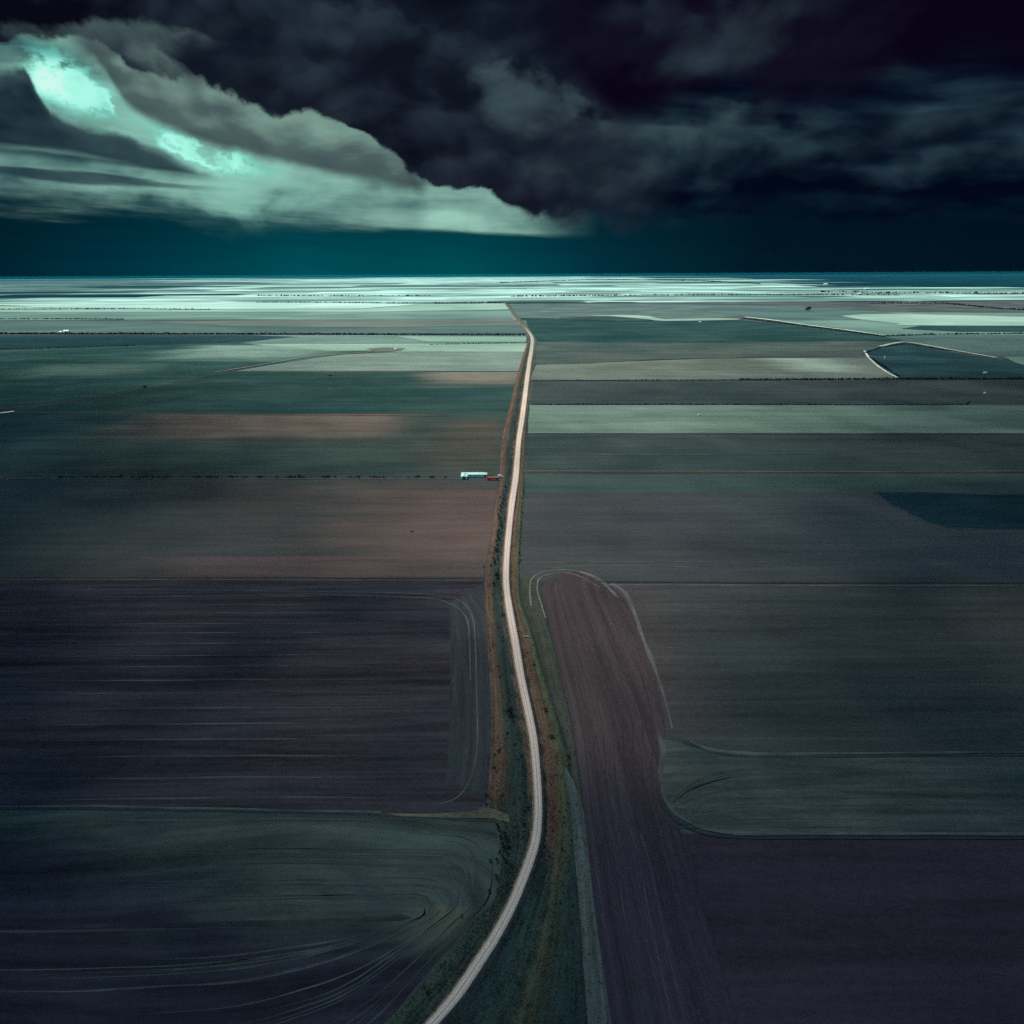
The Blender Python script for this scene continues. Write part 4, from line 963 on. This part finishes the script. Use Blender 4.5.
hedge([(256, 302.8), (330, 303.2), (420, 303.5), (500, 303)], 6, 14, 'far hedge line on the bright fields left of the road end', leaf=5, n_per=.15)
hedge([(-60, 309.8), (140, 309.2), (210, 310)], 5, 10, 'far thin hedge line under the bright left fields', leaf=4, n_per=.15)
hedge([(512, 296.8), (640, 295.6), (760, 295), (900, 295.5)], 8, 20, 'far hedge line on the bright fields right of the road end', leaf=7, n_per=.09)
hedge([(256, 296), (360, 296.4), (430, 296.2)], 8, 20, 'far hedge line on the bright fields in the middle left', leaf=7, n_per=.09)
hedge([(820, 292), (905, 293.5), (1060, 294)], 9, 24, 'far dark line of trees edging the pale strip at far right', leaf=9, n_per=.08)
hedge([(870, 303.5), (945, 303.6), (1000, 309), (1060, 312)], 6, 14, 'far dark hedge winding at the right edge', leaf=5, n_per=.14)
hedge([(500, 283), (600, 279.5), (700, 281), (760, 284)], 12, 40, 'far belt of trees near the horizon right of centre', leaf=14, n_per=.05)

# grass tufts along the near verges
def tufts():
    rr = random.Random(5); verts = []; faces = []
    for _ in range(5200):
        y_ = 560 + 480 * rr.random() ** .8
        a, b, c, d = edge_x(LE, y_), *smooth_tab(ROAD, 0, 0, y_), edge_x(RE2, y_)
        x_ = rr.uniform(a, b - 1.5) if rr.random() < .5 else rr.uniform(c + 1.5, d)
        if mnoise.noise(Vector((x_ * .06, y_ * .06, 0))) < rr.uniform(-.5, .3): continue
        p_ = P(x_, y_, .08)
        for _k in range(4):
            an_ = rr.uniform(0, 6.28); s = rr.uniform(.08, .22); h_ = rr.uniform(.15, .5); q = p_ + Vector((rr.gauss(0, .2), rr.gauss(0, .2), 0)); k = len(verts)
            verts += [q + Vector((math.cos(an_) * s, math.sin(an_) * s, 0)), q - Vector((math.cos(an_) * s, math.sin(an_) * s, 0)), q + Vector((rr.gauss(0, .12), rr.gauss(0, .12), h_))]
            faces.append((k, k + 1, k + 2))
    o = link('grass', mesh_from('grass', verts, faces), leaf_mat('verge grass blades', (0.055, 0.062, 0.038))); tag(o, 'rough grass tufts growing along both sides of the gravel road', 'grass', kind='stuff')
tufts()

# ------------------------------------------------------------------ buildings, vehicles, pole
def boxm(bm, x0, x1, y0, y1, z0, z1):
    r_ = bmesh.ops.create_cube(bm, size=1.0)
    for v in r_['verts']: v.co = Vector((x0 + (v.co.x + .5) * (x1 - x0), y0 + (v.co.y + .5) * (y1 - y0), z0 + (v.co.z + .5) * (z1 - z0)))
    return r_['verts']
def bmo(name, bm, mat, parent):
    me = bpy.data.meshes.new(name); bmesh.ops.recalc_face_normals(bm, faces=bm.faces[:]); bm.to_mesh(me); bm.free(); return link(name, me, mat, parent)
def prism_roof(bm, x0, x1, y0, y1, z0, zr, axis='x', hip0=0, hip1=0, ov=.3):
    """gable roof with eaves; hips shorten the ridge."""
    if axis == 'x':
        x0 -= ov; x1 += ov; y0 -= ov; y1 += ov; ym = (y0 + y1) / 2
        vs = [(x0, y0, z0), (x1, y0, z0), (x1, y1, z0), (x0, y1, z0), (x0 + hip0, ym, zr), (x1 - hip1, ym, zr)]
        fs = [(0, 1, 5, 4), (2, 3, 4, 5), (0, 4, 3), (1, 2, 5), (3, 2, 1, 0)]
    else:
        x0 -= ov; x1 += ov; y0 -= ov; y1 += ov; xm = (x0 + x1) / 2
        vs = [(x0, y0, z0), (x1, y0, z0), (x1, y1, z0), (x0, y1, z0), (xm, y0 + hip0, zr), (xm, y1 - hip1, zr)]
        fs = [(1, 2, 5, 4), (3, 0, 4, 5), (0, 1, 4), (2, 3, 5), (3, 2, 1, 0)]
    bv = [bm.verts.new(v) for v in vs]
    for f_ in fs: bm.faces.new([bv[i] for i in f_])
M['roof pale'] = flat('weathered white roof sheeting', (0.52, 0.72, 0.56), rough=.5, spec=.4, var=.12, scale=.3)
M['wall pale'] = flat('pale green white cladding', (0.46, 0.64, 0.46), rough=.7, var=.12, scale=.4)
M['dark opening'] = flat('dark doorway', (0.015, 0.02, 0.02)); M['white paint'] = flat('white paint', (0.86, 0.88, 0.86), rough=.4, spec=.5, var=.05)
M['red paint'] = flat('red paint', (0.62, 0.075, 0.04), rough=.5, spec=.4, var=.2, scale=.5); M['rubber'] = flat('black rubber', (0.02, 0.02, 0.02)); M['glass dark'] = flat('dark glass', (0.02, 0.03, 0.04), rough=.1, spec=.6)
M['steel'] = flat('dull steel', (0.22, 0.22, 0.2), rough=.5, spec=.4); M['timber'] = flat('grey timber', (0.10, 0.085, 0.07)); M['concrete'] = flat('pale concrete', (0.42, 0.38, 0.34), var=.15)
m_px = 1.05
def shed():
    p_ = P(461.5, 477.2); root = empty('long_shed', (p_.x, p_.y, 0)); L = 26.5
    tag(root, 'long white low shed with a short wing left of the road by a red trailer', 'shed')
    bm = bmesh.new(); boxm(bm, 0, L, 0, 6.5, 0, 2.9); boxm(bm, 0, 6.4, -8.0, -0.003, 0, 2.9); bmo('wall', bm, M['wall pale'], root)
    bm = bmesh.new(); prism_roof(bm, 0, L, 0, 6.5, 2.9, 4.4, 'x', 0, 4.5)
    for i in range(12): boxm(bm, 1.5 + i * 2.0, 1.62 + i * 2.0, 3.1, 3.4, 4.3, 4.47)
    rf = bmo('roof', bm, M['roof pale'], root)
    bm = bmesh.new(); prism_roof(bm, 0, 6.4, -8.0, 0.6, 2.93, 4.2, 'y', 1.2, 0); bmo('roof', bm, M['roof pale'], root)
    for i in range(4):
        bm = bmesh.new(); x0 = 8.5 + i * 4.4; boxm(bm, x0, x0 + 1.6, -.03, .05, 1.0, 2.0); wn_ = bmo('window', bm, M['white paint'], root)
        bm = bmesh.new(); boxm(bm, x0 + .12, x0 + 1.48, -.05, -.031, 1.1, 1.9); bmo('pane', bm, M['glass dark'], wn_)
    bm = bmesh.new(); boxm(bm, 1.8, 4.6, -8.06, -7.99, 0, 2.3); bmo('door', bm, M['dark opening'], root)
    bm = bmesh.new(); boxm(bm, 24.0, 25.6, -.04, .05, 0, 2.1); bmo('door', bm, M['dark opening'], root)
    bm = bmesh.new(); boxm(bm, 3.4, 4.4, -1.2, -.5, 3.9, 4.6); bmo('roof_vent', bm, M['dark opening'], root)
shed()
def wheel(root, x, y, r, wd=.4):
    bm = bmesh.new(); bmesh.ops.create_cone(bm, cap_ends=True, segments=18, radius1=r, radius2=r, depth=wd, matrix=Matrix.Translation((x, y, r)) @ Matrix.Rotation(R(90), 4, 'X'))
    bmesh.ops.bevel(bm, geom=[e for e in bm.edges if len(e.link_faces) == 2 and any(len(f.verts) > 4 for f in e.link_faces)], offset=.06, segments=1, affect='EDGES')
    wv = bmo('wheel', bm, M['rubber'], root)
    bm = bmesh.new(); bmesh.ops.create_cone(bm, cap_ends=True, segments=12, radius1=r * .5, radius2=r * .5, depth=wd + .02, matrix=Matrix.Translation((x, y, r)) @ Matrix.Rotation(R(90), 4, 'X')); bmo('rim', bm, M['steel'], wv)
def trailer():
    p_ = P(486.6, 480.2); root = empty('farm_trailer', (p_.x, p_.y, .1), R(-3)); L = 12.2
    tag(root, 'long red farm trailer parked between the white shed and the road', 'trailer')
    bm = bmesh.new(); vs = boxm(bm, 0, L, 0, 2.5, 1.1, 2.9)
    for v in vs:
        if v.co.z < 1.5: v.co.y = 1.25 + (v.co.y - 1.25) * .72; v.co.x = L / 2 + (v.co.x - L / 2) * .93
    top = max(bm.faces, key=lambda f: f.calc_center_median().z)
    r_ = bmesh.ops.inset_region(bm, faces=[top], thickness=.12); bmesh.ops.translate(bm, verts=top.verts[:], vec=(0, 0, -.10)); bmo('body', bm, M['red paint'], root)
    for i in range(9):
        for y in (-.07, 2.503): bm = bmesh.new(); boxm(bm, .6 + i * 1.35, .72 + i * 1.35, y, y + .067, 1.9, 2.85); bmo('rib', bm, M['red paint'], root)
    bm = bmesh.new(); boxm(bm, .3, L + 1.6, .9, 1.05, .85, 1.08); boxm(bm, .3, L + 1.6, 1.45, 1.6, .85, 1.08); bmo('chassis', bm, M['steel'], root)
    for x in (1.6, 2.9, 10.2):
        for y in (.25, 2.25): wheel(root, x, y, .5)
trailer()
def van():
    p_ = P(497.6, 478.1); root = empty('van', (p_.x, p_.y + 0.5, .1)); root.scale = (1.1, 1.1, 1.2)
    tag(root, 'small white van parked beside the road at the end of the red trailer', 'van')
    bm = bmesh.new()
    prof = [(0, .45), (4.9, .45), (4.95, 1.15), (4.1, 1.35), (3.45, 2.2), (3.1, 2.35), (.1, 2.35), (0, 2.2)]
    A = [bm.verts.new((x, 0, z)) for x, z in prof]; B = [bm.verts.new((x, 1.95, z)) for x, z in prof]
    bm.faces.new(A); bm.faces.new(B[::-1])
    for i in range(len(prof)): j = (i + 1) % len(prof); bm.faces.new((A[i], B[i], B[j], A[j]))
    bmesh.ops.recalc_face_normals(bm, faces=bm.faces[:]); bmesh.ops.bevel(bm, geom=bm.edges[:], offset=.07, segments=2, affect='EDGES'); bmo('body', bm, M['white paint'], root)
    for x0, x1 in ((2.55, 3.35), (1.35, 2.3)):
        bm = bmesh.new(); boxm(bm, x0, x1, -.015, .02, 1.4, 2.05); bmo('window', bm, M['glass dark'], root)
    bm = bmesh.new(); v_ = [bm.verts.new(c) for c in ((4.085, .15, 1.40), (4.085, 1.8, 1.40), (3.50, 1.75, 2.17), (3.50, .2, 2.17))]
    for v in v_: v.co += Vector((.05, 0, .035))
    bm.faces.new(v_); bmesh.ops.solidify(bm, geom=bm.faces[:], thickness=.02); bmo('windscreen', bm, M['glass dark'], root)
    bm = bmesh.new(); boxm(bm, 4.93, 5.03, .1, 1.85, .42, .68); bmo('bumper', bm, M['rubber'], root)
    for y in (.15, 1.5):
        bm = bmesh.new(); boxm(bm, 4.9, 4.97, y, y + .3, .85, 1.05); bmo('headlight', bm, M['glass dark'], root)
    for x in (.95, 4.0):
        for y in (.1, 1.85): wheel(root, x, y, .36, .24)
van()
def harrow():
    p_ = P(488.5, 476.5); root = empty('disc_harrow', (p_.x, p_.y, .1), R(8)); tag(root, 'dark rusty harrow standing behind the red trailer beside the shed', 'harrow')
    bm = bmesh.new(); boxm(bm, 0, 5, 0, .2, .9, 1.1); boxm(bm, 0, 5, 2, 2.2, .9, 1.1); boxm(bm, .3, .5, .2, 2, .9, 1.1); boxm(bm, 4.5, 4.7, .2, 2, .9, 1.1); boxm(bm, 2.4, 2.6, .2, 2, .9, 1.1); boxm(bm, 2.4, 2.6, 2.2, 4.2, .8, .95); bmo('frame', bm, flat('rusty steel', (0.13, 0.07, 0.04)), root)
    for i in range(9):
        for y in (.1, 2.1):
            bm = bmesh.new(); bmesh.ops.create_cone(bm, cap_ends=True, segments=12, radius1=.42, radius2=.36, depth=.06, matrix=Matrix.Translation((.4 + i * .53, y, .42)) @ Matrix.Rotation(R(90), 4, 'Y')); bmo('disc', bm, M['steel'], root)
harrow()
def pole():
    p_ = P(484.5, 580.5); root = empty('utility_pole', (p_.x, p_.y, 0)); tag(root, 'thin dark utility pole at the field corner left of the road', 'utility pole')
    bm = bmesh.new(); bmesh.ops.create_cone(bm, cap_ends=True, segments=8, radius1=.2, radius2=.12, depth=11.5, matrix=Matrix.Translation((0, 0, 5.6))); bmo('post', bm, M['timber'], root)
    bm = bmesh.new(); boxm(bm, -1.2, .3, -.08, .08, 11.0, 11.2); bmo('crossarm', bm, M['timber'], root)
    for x in (-1.1, -.6, .2):
        bm = bmesh.new(); bmesh.ops.create_cone(bm, cap_ends=True, segments=8, radius1=.11, radius2=.06, depth=.3, matrix=Matrix.Translation((x, 0, 11.36))); bmo('insulator', bm, M['dark opening'], root)
    bm = bmesh.new(); bmesh.ops.create_cone(bm, cap_ends=True, segments=10, radius1=.35, radius2=.3, depth=.9, matrix=Matrix.Translation((-.42, 0, 10.3))); bmo('transformer', bm, M['dark opening'], root)
pole()
def culvert():
    p_ = P(523.6, 637.6); root = empty('culvert', (p_.x, p_.y, 0), R(3)); tag(root, 'small pale concrete culvert wall on the red verge right of the road', 'culvert')
    bm = bmesh.new(); boxm(bm, 0, 3.1, 0, .35, 0, .7); boxm(bm, -.05, 3.15, -.05, .4, .703, .82); bmo('headwall', bm, M['concrete'], root)
    bm = bmesh.new(); bmesh.ops.create_cone(bm, cap_ends=True, segments=16, radius1=.25, radius2=.25, depth=.1, matrix=Matrix.Translation((1.55, -.03, .38)) @ Matrix.Rotation(R(90), 4, 'X')); bmo('pipe_mouth', bm, M['dark opening'], root)
culvert()
def farmhouse(px, py, wd, dp, h, label, rot=0, roofmat='roof pale', cat='farm building', tower=False):
    p_ = P(px, py); root = empty('silo' if tower else 'barn', (p_.x, p_.y, 0), rot); tag(root, label, cat)
    bm = bmesh.new()
    if tower:
        bmesh.ops.create_cone(bm, cap_ends=True, segments=20, radius1=wd / 2, radius2=wd / 2, depth=h, matrix=Matrix.Translation((0, 0, h / 2))); bmo('wall', bm, M['white paint'], root)
        bm = bmesh.new(); bmesh.ops.create_cone(bm, cap_ends=True, segments=20, radius1=wd / 2 + .1, radius2=.3, depth=h * .18, matrix=Matrix.Translation((0, 0, h * 1.09 + .003))); bmo('roof', bm, M['roof pale'], root); return
    boxm(bm, -wd / 2, wd / 2, 0, dp, 0, h); bmo('wall', bm, M['white paint'], root)
    bm = bmesh.new(); prism_roof(bm, -wd / 2, wd / 2, 0, dp, h, h + dp * .28, 'x', 0, 0); bmo('roof', bm, M[roofmat], root)
    bm = bmesh.new(); boxm(bm, -wd * .12, wd * .12, -.06, .02, 0, h * .75); bmo('door', bm, M['dark opening'], root)
farmhouse(884.5, 359.2, 2.6, 3, 6.5, 'slim white silo standing in the teal field at right', tower=True, cat='silo')
farmhouse(985.5, 373.6, 5.5, 4, 2.6, 'small white barn in the teal field near the right edge')
farmhouse(985, 393.8, 2.5, 2.5, 2.2, 'tiny white hut in the grey field near the right edge')
farmhouse(395.5, 350.6, 5, 5, 4.5, 'small white barn at the end of the brown track left of the road')
farmhouse(66, 332.9, 20, 12, 7, 'white barn beside the far long hedge on the left')
farmhouse(60.5, 333.2, 10, 9, 5, 'low white annex just left of the barn by the far hedge')
farmhouse(867, 289.4, 55, 34, 10, 'bright white works building on the plain near the horizon at right')
farmhouse(826, 284.6, 60, 40, 10, 'pale works building nearest the horizon at right')
farmhouse(859, 294.6, 28, 20, 7, 'small bright barn before the white works building at right')
farmhouse(575.5, 289.3, 34, 24, 8, 'small white barn on the bright far fields right of the road end')
farmhouse(495, 283.2, 40, 26, 9, 'white barn on the bright far fields left of the road end')
farmhouse(700, 323.6 - 1, 8, 6, 3, 'tiny pale hut on the far teal field')
farmhouse(698.5, 415.8, 2.2, 2, 1.8, 'tiny white hut in the pale green field right of the road')

# ------------------------------------------------------------------ haze over the plain
def haze():
    bm = bmesh.new(); boxm(bm, -45000, 45000, -3000, 48000, -1.0, H + 4)
    me = bpy.data.meshes.new('haze'); bm.to_mesh(me); bm.free()
    m = bpy.data.materials.new('haze'); m.use_nodes = True; t = m.node_tree
    for n_ in list(t.nodes):
        if n_.type == 'BSDF_PRINCIPLED': t.nodes.remove(n_)
    v = t.nodes.new('ShaderNodeVolumePrincipled'); v.inputs['Color'].default_value = (0.04, 0.70, 0.85, 1); v.inputs['Density'].default_value = HAZE; v.inputs['Anisotropy'].default_value = 0.0
    out = [n_ for n_ in t.nodes if n_.type == 'OUTPUT_MATERIAL'][0]; t.links.new(v.outputs[0], out.inputs['Volume'])
    o = link('haze', me, m); tag(o, 'thin blue green haze lying over the whole plain', 'haze', kind='stuff')
HAZE = 0.22e-5
USE_HAZE = True
if USE_HAZE: haze()

# ------------------------------------------------------------------ render settings
scene.render.engine = 'CYCLES'
scene.view_settings.view_transform = 'Standard'; scene.view_settings.look = 'None'
scene.view_settings.exposure = EXPO; scene.view_settings.gamma = 1.0
scene.cycles.use_denoising = False
scene.cycles.sample_clamp_direct = 2.5; scene.cycles.sample_clamp_indirect = 1.0
scene.cycles.max_bounces = 3; scene.cycles.diffuse_bounces = 2; scene.cycles.volume_bounces = 1
scene.render.film_transparent = False
